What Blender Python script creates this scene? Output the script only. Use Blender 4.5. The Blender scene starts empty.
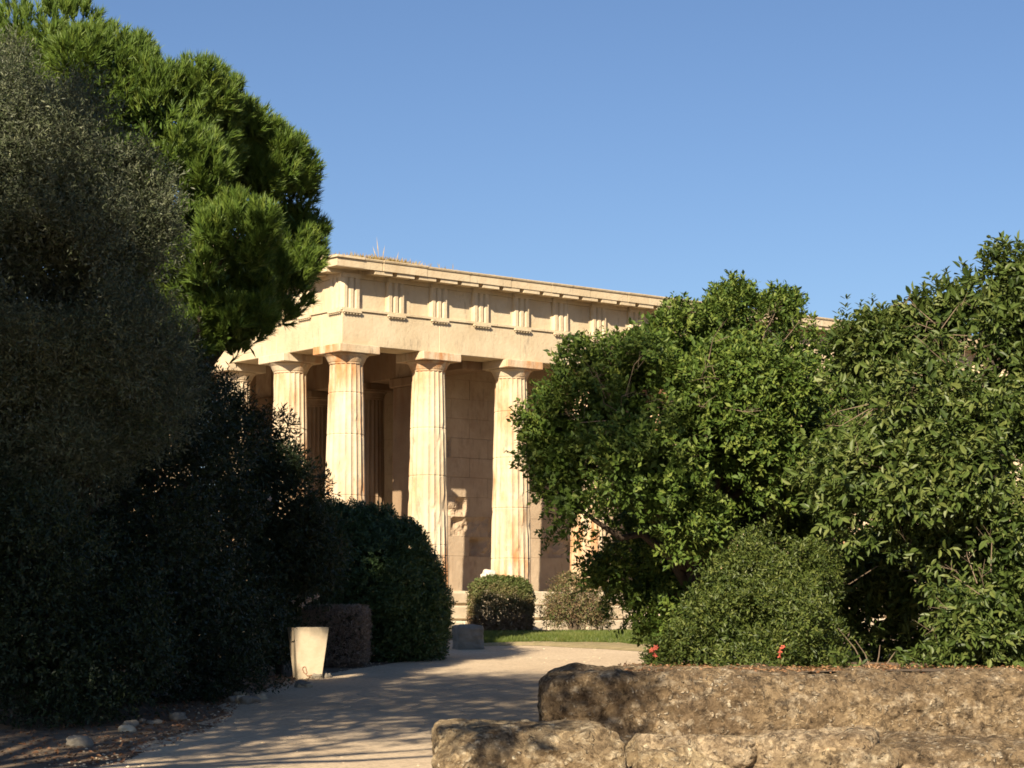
import bpy, math, random
import numpy as np
from mathutils import Vector, Matrix

# ------------------------------------------------------------------ camera, world, sun
scene = bpy.context.scene
COL = scene.collection
FPX, PITCH, EYE = 2050.0, 0.1079, 1.6
cam_data = bpy.data.cameras.new("camera")
cam_data.sensor_width = 36.0
cam_data.lens = FPX / 1024.0 * 36.0
cam_data.clip_start = 0.1
cam_data.clip_end = 6000.0
cam = bpy.data.objects.new("camera", cam_data)
COL.objects.link(cam)
cam.location = (0, 0, EYE)
cam.rotation_euler = (math.pi / 2 + PITCH, 0, 0)
scene.camera = cam

SUN_EL, SUN_AZ = math.radians(30), math.radians(18)      # azimuth: left of straight behind the camera
to_sun = Vector((-math.sin(SUN_AZ) * math.cos(SUN_EL), -math.cos(SUN_AZ) * math.cos(SUN_EL), math.sin(SUN_EL)))
world = bpy.data.worlds.new("World")
scene.world = world
world.use_nodes = True
wn = world.node_tree
wn.nodes.clear()
w_out = wn.nodes.new("ShaderNodeOutputWorld")
w_bg = wn.nodes.new("ShaderNodeBackground")
w_sky = wn.nodes.new("ShaderNodeTexSky")
w_sky.sky_type = 'NISHITA'
w_sky.sun_disc = False
w_sky.sun_elevation = SUN_EL
w_sky.sun_rotation = math.pi + SUN_AZ
w_sky.altitude = 100
w_sky.air_density = 1.0
w_sky.dust_density = 0.5
w_sky.ozone_density = 4.0
w_bg.inputs['Strength'].default_value = 0.05
w_tint = wn.nodes.new("ShaderNodeMix")                    # clear late-summer air: a little more violet than the bare model
w_tint.data_type = 'RGBA'; w_tint.blend_type = 'MULTIPLY'; w_tint.inputs[0].default_value = 1.0
w_tint.inputs[7].default_value = (0.84, 0.86, 0.94, 1)
wn.links.new(w_sky.outputs[0], w_tint.inputs[6])
wn.links.new(w_tint.outputs[2], w_bg.inputs[0])
wn.links.new(w_bg.outputs[0], w_out.inputs[0])

sun_data = bpy.data.lights.new("sun", 'SUN')
sun_data.energy = 5.0
sun_data.angle = math.radians(0.5)
sun_data.color = (1.0, 0.85, 0.64)
sun = bpy.data.objects.new("sun", sun_data)
COL.objects.link(sun)
sun.location = (-20, -20, 40)
sun.rotation_euler = to_sun.to_track_quat('Z', 'Y').to_euler()

scene.view_settings.view_transform = 'Standard'
scene.view_settings.look = 'None'
scene.view_settings.gamma = 1.0
scene.view_settings.exposure = 1.22
scene.render.engine = 'CYCLES'
scene.cycles.max_bounces = 6
scene.cycles.use_denoising = True
scene.cycles.filter_width = 1.7

# ------------------------------------------------------------------ helpers: pixels and terrain to metres
def at(px, py, Y):
    """world point at distance Y along the ground that the photograph shows at (px, py)"""
    r, u = (px - 512) / FPX, (384 - py) / FPX
    dy = math.cos(PITCH) - u * math.sin(PITCH)
    dz = math.sin(PITCH) + u * math.cos(PITCH)
    t = Y / dy
    return np.array((r * t, Y, EYE + dz * t))

def hz(Y):
    return float(np.interp(Y, (18.0, 45.0), (0.0, 0.9)))

def on_ground(px, py):
    lo, hi = 5.0, 200.0
    for _ in range(60):
        m = (lo + hi) / 2
        if at(px, py, m)[2] > hz(m): lo = m
        else: hi = m
    return at(px, py, lo)

# ------------------------------------------------------------------ numpy noise
def vnoise(p, seed=0):
    p = np.asarray(p, float)
    i = np.floor(p).astype(np.int64); f = p - i
    f = f * f * (3 - 2 * f)
    def h(dx, dy, dz):
        n = (i[:, 0] + dx) * 374761393 + (i[:, 1] + dy) * 668265263 + (i[:, 2] + dz) * 2147483647 + seed * 144269504
        n = (n ^ (n >> 13)) * 1274126177
        n = n & 0x7fffffff
        n = (n ^ (n >> 16)) & 0xffff
        return n / 65535.0
    x, y, z = f[:, 0], f[:, 1], f[:, 2]
    a = h(0, 0, 0) * (1 - x) + h(1, 0, 0) * x; b = h(0, 1, 0) * (1 - x) + h(1, 1, 0) * x
    c = h(0, 0, 1) * (1 - x) + h(1, 0, 1) * x; d = h(0, 1, 1) * (1 - x) + h(1, 1, 1) * x
    return (a * (1 - y) + b * y) * (1 - z) + (c * (1 - y) + d * y) * z * 1.0

def fbm(p, octaves=4, seed=0):
    p = np.asarray(p, float); s = 0; amp = 1; tot = 0
    for o in range(octaves):
        s = s + amp * (vnoise(p * 2 ** o + 17.3 * o, seed + o) - 0.5) * 2; tot += amp; amp *= 0.5
    return s / tot

# ------------------------------------------------------------------ mesh building
def raw_mesh(name, verts, faces_list, tint=None, smooth=False):
    """faces_list: list of int arrays (n x k)"""
    me = bpy.data.meshes.new(name)
    verts = np.ascontiguousarray(verts, dtype=np.float32)
    me.vertices.add(len(verts)); me.vertices.foreach_set("co", verts.ravel())
    loops = np.concatenate([np.asarray(f).ravel() for f in faces_list]).astype(np.int32)
    sizes = np.concatenate([np.full(len(f), np.asarray(f).shape[1]) for f in faces_list]).astype(np.int32)
    starts = np.concatenate(([0], np.cumsum(sizes)[:-1])).astype(np.int32)
    me.loops.add(len(loops)); me.loops.foreach_set("vertex_index", loops)
    me.polygons.add(len(sizes)); me.polygons.foreach_set("loop_start", starts); me.polygons.foreach_set("loop_total", sizes)
    me.polygons.foreach_set("use_smooth", np.full(len(sizes), bool(smooth)))
    me.update(calc_edges=True)
    if tint is not None:
        a = me.attributes.new("tint", 'FLOAT', 'POINT')
        a.data.foreach_set("value", np.ascontiguousarray(tint, dtype=np.float32))
    return me

class MB:
    """collects pieces of one mesh"""
    def __init__(s): s.v = []; s.f = {}; s.n = 0
    def add(s, verts, faces):
        verts = np.asarray(verts, float)
        by = {}
        for f in faces: by.setdefault(len(f), []).append(f)
        for k, fl in by.items(): s.f.setdefault(k, []).append(np.asarray(fl) + s.n)
        s.v.append(verts); s.n += len(verts)
    def box(s, x0, x1, y0, y1, z0, z1, bevel=0.0):
        if bevel > 0:
            pts, fc = bevel_box(x0, x1, y0, y1, z0, z1, bevel)
            s.add(pts, fc); return
        v = [(x, y, z) for z in (z0, z1) for y in (y0, y1) for x in (x0, x1)]
        s.add(v, [(0, 2, 3, 1), (4, 5, 7, 6), (0, 1, 5, 4), (2, 6, 7, 3), (0, 4, 6, 2), (1, 3, 7, 5)])
    def tube(s, pts, radii, n=7, cap=True):
        pts = [Vector(p) for p in pts]; base = s.n
        V = []
        for i, p in enumerate(pts):
            d = (pts[min(i + 1, len(pts) - 1)] - pts[max(i - 1, 0)]).normalized()
            a = d.orthogonal().normalized() if i == 0 else (ref - d * ref.dot(d)).normalized()
            ref = a; b = d.cross(a)
            for k in range(n):
                t = 2 * math.pi * k / n
                V.append(p + (a * math.cos(t) + b * math.sin(t)) * radii[i])
        F = []
        for i in range(len(pts) - 1):
            for k in range(n):
                F.append((i * n + k, i * n + (k + 1) % n, (i + 1) * n + (k + 1) % n, (i + 1) * n + k))
        if cap:
            F.append(tuple(range(n - 1, -1, -1))); F.append(tuple((len(pts) - 1) * n + k for k in range(n)))
        s.add([tuple(v) for v in V], F)
    def lathe(s, prof, cx=0, cy=0, n=24):
        V = [(cx + r * math.cos(2 * math.pi * k / n), cy + r * math.sin(2 * math.pi * k / n), z) for r, z in prof for k in range(n)]
        F = [(i * n + k, i * n + (k + 1) % n, (i + 1) * n + (k + 1) % n, (i + 1) * n + k) for i in range(len(prof) - 1) for k in range(n)]
        F.append(tuple(range(n - 1, -1, -1))); F.append(tuple((len(prof) - 1) * n + k for k in range(n)))
        s.add(V, F)
    def prism(s, poly, axis_fn, t0, t1):
        """poly: 2-D points; axis_fn(a, b, t) -> point"""
        n = len(poly)
        V = [axis_fn(a, b, t) for t in (t0, t1) for a, b in poly]
        F = [tuple(range(n - 1, -1, -1)), tuple(range(n, 2 * n))] + [(i, (i + 1) % n, n + (i + 1) % n, n + i) for i in range(n)]
        s.add(V, F)
    def mesh(s, name, smooth=False):
        return raw_mesh(name, np.concatenate(s.v), [np.concatenate(f) for f in s.f.values()], smooth=smooth)

def bevel_box(x0, x1, y0, y1, z0, z1, b):
    pts = []; idx = {}
    X = (x0, x1); Y = (y0, y1); Z = (z0, z1)
    for k in (0, 1):
        for j in (0, 1):
            for i in (0, 1):
                sx, sy, sz = 1 - 2 * i, 1 - 2 * j, 1 - 2 * k
                c = (X[i], Y[j], Z[k])
                idx[i, j, k, 'x'] = len(pts); pts.append((c[0], c[1] + sy * b, c[2] + sz * b))
                idx[i, j, k, 'y'] = len(pts); pts.append((c[0] + sx * b, c[1], c[2] + sz * b))
                idx[i, j, k, 'z'] = len(pts); pts.append((c[0] + sx * b, c[1] + sy * b, c[2]))
    F = []
    for a in (0, 1):
        q = [(a, 0, 0), (a, 1, 0), (a, 1, 1), (a, 0, 1)]; F.append([idx[(*t, 'x')] for t in (q if a else q[::-1])])
        q = [(0, a, 0), (0, a, 1), (1, a, 1), (1, a, 0)]; F.append([idx[(*t, 'y')] for t in (q if a else q[::-1])])
        q = [(0, 0, a), (1, 0, a), (1, 1, a), (0, 1, a)]; F.append([idx[(*t, 'z')] for t in (q if a else q[::-1])])
    for a in (0, 1):
        for c in (0, 1):
            F.append([idx[0, a, c, 'y'], idx[1, a, c, 'y'], idx[1, a, c, 'z'], idx[0, a, c, 'z']])
            F.append([idx[a, 0, c, 'x'], idx[a, 1, c, 'x'], idx[a, 1, c, 'z'], idx[a, 0, c, 'z']])
            F.append([idx[a, c, 0, 'x'], idx[a, c, 1, 'x'], idx[a, c, 1, 'y'], idx[a, c, 0, 'y']])
            for k in (0, 1): F.append([idx[a, c, k, 'x'], idx[a, c, k, 'y'], idx[a, c, k, 'z']])
    # consistent outward orientation
    P = np.array(pts); cen = P.mean(0); out = []
    for f in F:
        q = P[f]; nrm = np.cross(q[1] - q[0], q[2] - q[0])
        out.append(tuple(f) if nrm.dot(q.mean(0) - cen) > 0 else tuple(f[::-1]))
    return pts, out

def grid_box(nx, ny, nz):
    """surface of the cube [-1, 1]^3 as a welded grid: verts, quads"""
    V = []; F = []; off = 0
    for ax, (n1, n2) in enumerate(((ny, nz), (nz, nx), (nx, ny))):
        for s in (-1, 1):
            a, b = np.meshgrid(np.linspace(-1, 1, n1 + 1), np.linspace(-1, 1, n2 + 1), indexing='ij')
            p = np.zeros((a.size, 3)); p[:, ax] = s; p[:, (ax + 1) % 3] = a.ravel(); p[:, (ax + 2) % 3] = b.ravel()
            i, j = np.meshgrid(np.arange(n1), np.arange(n2), indexing='ij'); q = (i * (n2 + 1) + j).ravel()
            f = np.stack([q, q + n2 + 1, q + n2 + 2, q + 1], 1)
            if s < 0: f = f[:, ::-1]
            V.append(p); F.append(f + off); off += len(p)
    V = np.concatenate(V); F = np.concatenate(F)
    key = np.round(V * 1e5).astype(np.int64)
    _, first, inv = np.unique(key, axis=0, return_index=True, return_inverse=True)
    return V[first], inv.ravel()[F]

def rock_mesh(name, size, res=0.05, amp=0.06, freq=1.5, power=7, seed=0, pits=0.0, smooth=True):
    """weathered stone: a squared block cut by slanting facets, then roughened"""
    h = np.array(size) / 2; rng = np.random.default_rng(seed + 500)
    n = [max(4, min(190, int(round(s / res)))) for s in size]
    V, F = grid_box(*n)
    sc = (np.abs(V) ** power).sum(1) ** (-1 / power)
    P = V * sc[:, None] * h
    nd = V * sc[:, None]; nd = np.sign(nd) * np.abs(nd) ** (power - 1); nd /= np.linalg.norm(nd, axis=1)[:, None]
    m = h.min()
    for _ in range(int(8 + 6 * h.max() / m)):            # chipped edges
        sy = -1 if rng.random() < .75 else 1; sx = rng.choice((-1, 1)); k = rng.random()
        if k < .6: e = np.array((rng.uniform(-1, 1) * h[0], sy * h[1], h[2])); d = np.array((rng.normal() * .2, sy, rng.uniform(.7, 1.6)))
        elif k < .85: e = np.array((sx * h[0], sy * h[1], rng.uniform(-1, 1) * h[2])); d = np.array((sx, sy, rng.normal() * .3))
        else: e = np.array((sx * h[0], rng.uniform(-1, 1) * h[1], h[2])); d = np.array((sx, rng.normal() * .2, 1.0))
        d /= np.linalg.norm(d); lim = d @ e - rng.uniform(0.06, .20) * m
        w = np.exp(-(((P - e) / (rng.uniform(.5, 1.1) * m)) ** 2).sum(1))
        P = P - (np.clip(P @ d - lim, 0, None) * np.clip(w * 1.8, 0, 1))[:, None] * d
    r1 = 1 - np.abs(fbm(P * freq * 1.6 + seed * 7.7, 4, seed))
    d = fbm(P * freq + seed * 7.7, 4, seed) * amp * 1.3 + (r1 - .75) * amp * 1.0
    s2 = np.array((1, 1, 2.6))
    d += fbm(P * s2 * freq * 3.2 + 3.1, 4, seed + 9) * amp * 0.7
    if pits: d -= pits * np.clip(vnoise(P * 10 + seed, seed + 3) - 0.58, 0, 1) * 3.0
    P = P + nd * d[:, None]
    return raw_mesh(name, P, [F], smooth=smooth)

def link(name, me, mat, parent=None, loc=None, rot=None):
    o = bpy.data.objects.new(name, me)
    COL.objects.link(o)
    if me is not None and mat is not None and len(me.materials) == 0: me.materials.append(mat)
    if parent is not None: o.parent = parent
    if loc is not None: o.location = loc
    if rot is not None: o.rotation_euler = rot
    return o

def empty(name, loc=(0, 0, 0), rotz=0.0):
    o = bpy.data.objects.new(name, None)
    o.empty_display_size = 0.3
    COL.objects.link(o); o.location = loc; o.rotation_euler = (0, 0, rotz)
    return o

def tag(o, label=None, cat=None, group=None, kind=None):
    if label: o["label"] = label
    if cat: o["category"] = cat
    if group: o["group"] = group
    if kind: o["kind"] = kind
    return o

# ------------------------------------------------------------------ materials
class NT:
    def __init__(s, name):
        s.m = bpy.data.materials.new(name); s.m.use_nodes = True
        s.t = s.m.node_tree; s.b = s.t.nodes["Principled BSDF"]; s.out = s.t.nodes["Material Output"]
    def n(s, typ, **kw):
        x = s.t.nodes.new(typ)
        for k, v in kw.items():
            if k in x.inputs: x.inputs[k].default_value = v
            else: setattr(x, k, v)
        return x
    def l(s, a, b): s.t.links.new(a, b)
    def noise(s, vec, scale, detail=4, rough=0.55):
        x = s.n("ShaderNodeTexNoise"); x.inputs['Scale'].default_value = scale; x.inputs['Detail'].default_value = detail
        x.inputs['Roughness'].default_value = rough; s.l(vec, x.inputs['Vector']); return x.outputs['Fac']
    def ramp(s, fac, stops):
        x = s.n("ShaderNodeValToRGB"); e = x.color_ramp.elements
        while len(e) < len(stops): e.new(0.5)
        for i, (p, c) in enumerate(stops):
            e[i].position = p; e[i].color = (*c, 1) if len(c) == 3 else c
        s.l(fac, x.inputs[0]); return x.outputs[0]
    def mix(s, fac, a, b, mode='MIX'):
        x = s.n("ShaderNodeMix"); x.data_type = 'RGBA'; x.blend_type = mode
        for sock, v in ((x.inputs[0], fac), (x.inputs[6], a), (x.inputs[7], b)):
            if isinstance(v, (int, float)): sock.default_value = v
            elif isinstance(v, tuple): sock.default_value = (*v, 1)
            else: s.l(v, sock)
        return x.outputs[2]
    def mapping(s, vec, scale):
        x = s.n("ShaderNodeMapping"); x.inputs['Scale'].default_value = scale; s.l(vec, x.inputs[0]); return x.outputs[0]
    def bump(s, h, strength, dist):
        x = s.n("ShaderNodeBump"); x.inputs['Strength'].default_value = strength; x.inputs['Distance'].default_value = dist
        s.l(h, x.inputs['Height']); s.l(x.outputs[0], s.b.inputs['Normal'])
    def pos(s): return s.n("ShaderNodeNewGeometry").outputs['Position']

def stone_mat(name, c0, c1, stain, stain_amt=0.5, streak=True, rough=0.85, dark=(0.10, 0.08, 0.06), dark_amt=0.35, thr=0.46):
    t = NT(name); p = t.pos()
    big = t.noise(p, 0.9, 5); fine = t.noise(p, 7.0, 6, 0.65)
    c = t.mix(t.ramp(big, [(0.35, (0, 0, 0)), (0.65, (1, 1, 1))]), c0, c1)
    sv = t.mapping(p, (2.8, 2.8, 0.55 if streak else 1.6))
    st = t.noise(sv, 2.0, 5, 0.6)
    oi = t.n("ShaderNodeObjectInfo"); sh = t.n("ShaderNodeVectorMath", operation='SCALE'); cm = t.n("ShaderNodeCombineXYZ")
    for k in range(3): t.l(oi.outputs['Random'], cm.inputs[k])
    t.l(cm.outputs[0], sh.inputs[0]); sh.inputs['Scale'].default_value = 37.0
    pv = t.n("ShaderNodeVectorMath", operation='ADD'); t.l(p, pv.inputs[0]); t.l(sh.outputs[0], pv.inputs[1])
    patch = t.ramp(t.noise(t.mapping(pv.outputs[0], (1, 1, .6)), 0.75, 4, 0.65), [(0.42, (0.05,) * 3), (0.62, (1, 1, 1))])
    f = t.mix(1.0, t.ramp(st, [(thr, (0, 0, 0)), (thr + .22, (stain_amt,) * 3)]), patch, 'MULTIPLY')
    c = t.mix(f, c, stain)
    dk = t.noise(t.mapping(p, (4.5, 4.5, 1.0)), 1.4, 8, 0.75)
    c = t.mix(t.ramp(dk, [(0.56, (0, 0, 0)), (0.72, (dark_amt,) * 3)]), c, dark)
    c = t.mix(t.ramp(fine, [(0.3, (0.12,) * 3), (0.75, (0, 0, 0))]), c, (0.2, 0.15, 0.1))
    t.l(c, t.b.inputs['Base Color']); t.b.inputs['Roughness'].default_value = rough
    t.b.inputs['Specular IOR Level'].default_value = 0.2
    t.bump(t.noise(p, 11, 6, 0.7), 0.5, 0.03)
    return t.m

def leaf_mat(name, c_dark, c_mid, c_light, transl=0.3, rough=0.5, back=None, spec=0.35):
    t = NT(name)
    a = t.n("ShaderNodeAttribute"); a.attribute_name = "tint"
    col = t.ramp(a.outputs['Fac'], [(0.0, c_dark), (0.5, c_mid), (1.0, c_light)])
    if back is not None:
        g = t.n("ShaderNodeNewGeometry"); col = t.mix(g.outputs['Backfacing'], col, back)
    t.l(col, t.b.inputs['Base Color']); t.b.inputs['Roughness'].default_value = rough
    t.b.inputs['Specular IOR Level'].default_value = spec
    tr = t.n("ShaderNodeBsdfTranslucent")
    t.l(t.mix(0.5, col, (0.14, 0.16, 0.02)), tr.inputs[0])
    mx = t.n("ShaderNodeMixShader"); mx.inputs[0].default_value = transl
    t.l(t.b.outputs[0], mx.inputs[1]); t.l(tr.outputs[0], mx.inputs[2]); t.l(mx.outputs[0], t.out.inputs['Surface'])
    return t.m

def plain_mat(name, c0, c1, scale=6, rough=0.8, bump=0.3, dist=0.02):
    t = NT(name); p = t.pos()
    t.l(t.mix(t.ramp(t.noise(p, scale, 6, 0.65), [(0.3, (0, 0, 0)), (0.7, (1, 1, 1))]), c0, c1), t.b.inputs['Base Color'])
    t.b.inputs['Roughness'].default_value = rough; t.b.inputs['Specular IOR Level'].default_value = 0.2
    t.bump(t.noise(p, scale * 4, 5, 0.7), bump, dist)
    return t.m

M_ENTAB = stone_mat("marble_entablature", (0.58, 0.485, 0.335), (0.48, 0.385, 0.25), (0.38, 0.27, 0.15), 0.40, True, dark=(0.16, 0.13, 0.10), dark_amt=0.72)
M_COLUMN = stone_mat("marble_column", (0.60, 0.51, 0.37), (0.50, 0.405, 0.27), (0.43, 0.20, 0.075), 0.95, True, dark=(0.13, 0.11, 0.09), dark_amt=0.75, thr=0.36)
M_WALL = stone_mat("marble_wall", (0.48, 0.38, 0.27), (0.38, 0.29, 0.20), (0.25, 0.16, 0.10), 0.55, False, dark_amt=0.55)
M_PORCH = stone_mat("shade_toned_porch_marble", (0.27, 0.19, 0.12), (0.20, 0.135, 0.085), (0.16, 0.08, 0.04), 0.7, True, dark_amt=0.6)  # porch and ceiling: weathered brown, with the interior's shade put into the colour
M_STEP = stone_mat("marble_step", (0.60, 0.52, 0.39), (0.46, 0.37, 0.25), (0.33, 0.25, 0.16), 0.5, False, dark_amt=0.5)
M_WHITE = plain_mat("white_marble", (0.66, 0.60, 0.50), (0.46, 0.39, 0.29), 5)
M_ROOF = plain_mat("roof_tile", (0.42, 0.33, 0.22), (0.34, 0.26, 0.17), 2)

def ground_mat():
    t = NT("dry_earth"); p = t.pos()
    big = t.noise(p, 0.35, 5); fine = t.noise(p, 9, 6, 0.7)
    c = t.mix(t.ramp(big, [(0.35, (0, 0, 0)), (0.65, (1, 1, 1))]), (0.13, 0.09, 0.055), (0.22, 0.16, 0.10))
    c = t.mix(t.ramp(fine, [(0.45, (0, 0, 0)), (0.7, (0.8, 0.8, 0.8))]), c, (0.07, 0.045, 0.028))
    t.l(c, t.b.inputs['Base Color']); t.b.inputs['Roughness'].default_value = 0.95
    t.bump(t.noise(p, 14, 6, 0.75), 0.8, 0.04); return t.m

def path_mat():
    t = NT("packed_gravel_path"); p = t.pos()
    big = t.noise(p, 0.5, 5, 0.6); fine = t.noise(p, 16, 5, 0.75)
    c = t.mix(t.ramp(big, [(0.3, (0, 0, 0)), (0.7, (1, 1, 1))]), (0.58, 0.46, 0.31), (0.47, 0.36, 0.235))
    c = t.mix(t.ramp(fine, [(0.46, (0, 0, 0)), (0.70, (0.75,) * 3)]), c, (0.25, 0.18, 0.115))
    v = t.n("ShaderNodeTexVoronoi"); v.inputs['Scale'].default_value = 22; t.l(p, v.inputs['Vector'])
    c = t.mix(t.ramp(v.outputs['Distance'], [(0.10, (0.35,) * 3), (0.22, (0, 0, 0))]), c, (0.62, 0.53, 0.40))
    t.l(c, t.b.inputs['Base Color']); t.b.inputs['Roughness'].default_value = 0.95
    t.bump(t.noise(p, 10, 8, 0.75), 0.7, 0.05); return t.m

def conglomerate_mat(name, base0, base1, peb, pit):
    t = NT(name); p = t.pos()
    big = t.noise(p, 1.3, 6, 0.7)
    c = t.mix(t.ramp(big, [(0.38, (0, 0, 0)), (0.60, (1, 1, 1))]), base0, base1)
    tan = t.noise(t.mapping(p, (3, 3, 5)), 1.6, 6, 0.7)
    c = t.mix(t.ramp(tan, [(0.52, (0, 0, 0)), (0.68, (0.8,) * 3)]), c, tuple(x * .75 + y * .25 for x, y in zip(peb, base0)))
    fine = t.noise(p, 9, 8, 0.8)
    c = t.mix(t.ramp(fine, [(0.47, (0, 0, 0)), (0.62, (0.9,) * 3)]), c, pit)
    warp = t.n("ShaderNodeMix"); warp.data_type = 'VECTOR'; warp.inputs[0].default_value = 0.13
    nz = t.n("ShaderNodeTexNoise"); nz.inputs['Scale'].default_value = 11; nz.inputs['Detail'].default_value = 4; t.l(p, nz.inputs['Vector'])
    t.l(p, warp.inputs[4]); t.l(nz.outputs['Color'], warp.inputs[5])
    msks = []
    for sc, lo in ((11, .72), (24, .60)):
        v = t.n("ShaderNodeTexVoronoi"); v.inputs['Scale'].default_value = sc; t.l(warp.outputs[1], v.inputs['Vector'])
        near = t.ramp(v.outputs['Distance'], [(0.20, (1, 1, 1)), (0.42, (0, 0, 0))])
        sepv = t.n("ShaderNodeSeparateColor"); t.l(v.outputs['Color'], sepv.inputs[0])
        pick = t.ramp(sepv.outputs[0], [(lo, (0, 0, 0)), (lo + .25, (1, 1, 1))])
        msks.append(t.mix(1.0, near, pick, 'MULTIPLY'))
    msk = t.mix(1.0, msks[0], msks[1], 'LIGHTEN')
    zone = t.ramp(t.noise(p, 2.2, 4), [(0.40, (0.15,) * 3), (0.60, (0.9,) * 3)])
    c = t.mix(t.mix(1.0, msk, zone, 'MULTIPLY'), c, peb)
    gv = t.n("ShaderNodeTexVoronoi"); gv.inputs['Scale'].default_value = 34; t.l(warp.outputs[1], gv.inputs['Vector'])
    gs = t.n("ShaderNodeSeparateColor"); t.l(gv.outputs['Color'], gs.inputs[0])
    c = t.mix(0.62, c, t.ramp(gs.outputs[0], [(0.0, (0.40, 0.36, 0.32)), (0.45, (0.95, 0.93, 0.90)), (0.8, (1.1, 1.1, 1.08)), (1.0, (1.75, 1.75, 1.7))]), 'MULTIPLY')
    t.l(c, t.b.inputs['Base Color']); t.b.inputs['Roughness'].default_value = 0.92; t.b.inputs['Specular IOR Level'].default_value = 0.15
    h = t.n("ShaderNodeMath", operation='ADD'); bw = t.n("ShaderNodeRGBToBW"); t.l(msk, bw.inputs[0])
    hh = t.n("ShaderNodeMath", operation='MULTIPLY'); hh.inputs[1].default_value = 1.6; t.l(t.noise(p, 9, 9, 0.8), hh.inputs[0])
    t.l(hh.outputs[0], h.inputs[0]); t.l(bw.outputs[0], h.inputs[1])
    t.bump(h.outputs[0], 1.0, 0.07); return t.m

M_EARTH = ground_mat(); M_PATH = path_mat()
M_VERGE = plain_mat("stony_verge", (0.36, 0.28, 0.16), (0.22, 0.19, 0.09), 5, 0.95, 0.9, 0.05)
M_ROCK = conglomerate_mat("conglomerate_stone", (0.36, 0.265, 0.155), (0.21, 0.15, 0.09), (0.72, 0.62, 0.46), (0.05, 0.035, 0.024))
M_ROCK2 = conglomerate_mat("weathered_limestone", (0.48, 0.375, 0.23), (0.30, 0.22, 0.13), (0.74, 0.65, 0.48), (0.08, 0.056, 0.036))
M_PALE = plain_mat("pale_limestone", (0.62, 0.53, 0.38), (0.42, 0.32, 0.20), 5, 0.85, 0.6, 0.03)
M_SLAB = conglomerate_mat("cream_slab", (0.54, 0.43, 0.29), (0.38, 0.28, 0.17), (0.74, 0.65, 0.49), (0.12, 0.085, 0.055))
M_BARK = plain_mat("bark", (0.10, 0.075, 0.055), (0.055, 0.04, 0.03), 8, 0.9, 0.8, 0.03)
M_TWIG = plain_mat("grey_twig", (0.20, 0.15, 0.105), (0.11, 0.08, 0.055), 8, 0.9)
M_CONCRETE = plain_mat("pale_concrete", (0.54, 0.45, 0.32), (0.42, 0.34, 0.23), 5, 0.85, 0.3, 0.015)
M_GREYSTONE = plain_mat("grey_stone", (0.27, 0.24, 0.19), (0.17, 0.15, 0.12), 4, 0.85, 0.5, 0.02)
M_LAWN = plain_mat("lawn_soil", (0.07, 0.12, 0.025), (0.12, 0.14, 0.035), 6, 0.9, 0.5, 0.03)
M_DRYGRASS = leaf_mat("dry_grass", (0.30, 0.20, 0.08), (0.42, 0.30, 0.13), (0.22, 0.24, 0.07), 0.3)
M_GRASS = leaf_mat("grass_blade", (0.055, 0.085, 0.014), (0.10, 0.135, 0.024), (0.18, 0.18, 0.05), 0.3)
M_LITTER = leaf_mat("leaf_litter", (0.13, 0.06, 0.03), (0.26, 0.135, 0.065), (0.38, 0.25, 0.13), 0.1)
M_SCRAWL = plain_mat("red_brown_paint", (0.26, 0.13, 0.08), (0.34, 0.20, 0.13), 9)

M_PINE = leaf_mat("pine_needles", (0.036, 0.072, 0.012), (0.088, 0.148, 0.020), (0.155, 0.205, 0.032), 0.22, 0.55)
M_OLIVE = leaf_mat("olive_leaves", (0.030, 0.044, 0.018), (0.062, 0.080, 0.034), (0.145, 0.158, 0.085), 0.1, 0.5, back=(0.115, 0.13, 0.085))
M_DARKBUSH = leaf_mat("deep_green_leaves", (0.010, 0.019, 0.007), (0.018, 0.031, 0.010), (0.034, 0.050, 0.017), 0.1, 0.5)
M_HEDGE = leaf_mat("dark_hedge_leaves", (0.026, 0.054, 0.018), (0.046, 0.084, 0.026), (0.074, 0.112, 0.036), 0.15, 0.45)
M_BROADLEAF = leaf_mat("small_evergreen_leaves", (0.032, 0.062, 0.010), (0.078, 0.126, 0.020), (0.150, 0.188, 0.036), 0.2, 0.55, spec=0.25)
M_LAUREL = leaf_mat("large_glossy_leaves", (0.028, 0.050, 0.010), (0.066, 0.098, 0.020), (0.132, 0.156, 0.042), 0.18, 0.48, spec=0.3)
M_POME = leaf_mat("pomegranate_leaves", (0.030, 0.050, 0.010), (0.068, 0.096, 0.018), (0.130, 0.150, 0.035), 0.22, 0.5)
M_BROWNHEDGE = leaf_mat("half_dry_hedge_leaves", (0.19, 0.115, 0.065), (0.16, 0.13, 0.055), (0.075, 0.11, 0.024), 0.2, 0.6)
M_DEADHEDGE = leaf_mat("dead_hedge_twigs", (0.17, 0.125, 0.09), (0.25, 0.185, 0.135), (0.33, 0.25, 0.19), 0.1, 0.7)
M_SHADE = leaf_mat("shade_tree_leaves", (0.025, 0.045, 0.010), (0.045, 0.075, 0.015), (0.07, 0.10, 0.02), 0.15, 0.5)
M_FLOWER = plain_mat("red_flower", (0.34, 0.05, 0.03), (0.50, 0.14, 0.09), 20, 0.6)
M_PALEFLOWER = plain_mat("pale_blossom", (0.75, 0.62, 0.52), (0.7, 0.5, 0.42), 20, 0.6)

# ------------------------------------------------------------------ foliage
def unit(a): return a / np.maximum(np.linalg.norm(a, axis=-1, keepdims=True), 1e-9)

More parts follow.
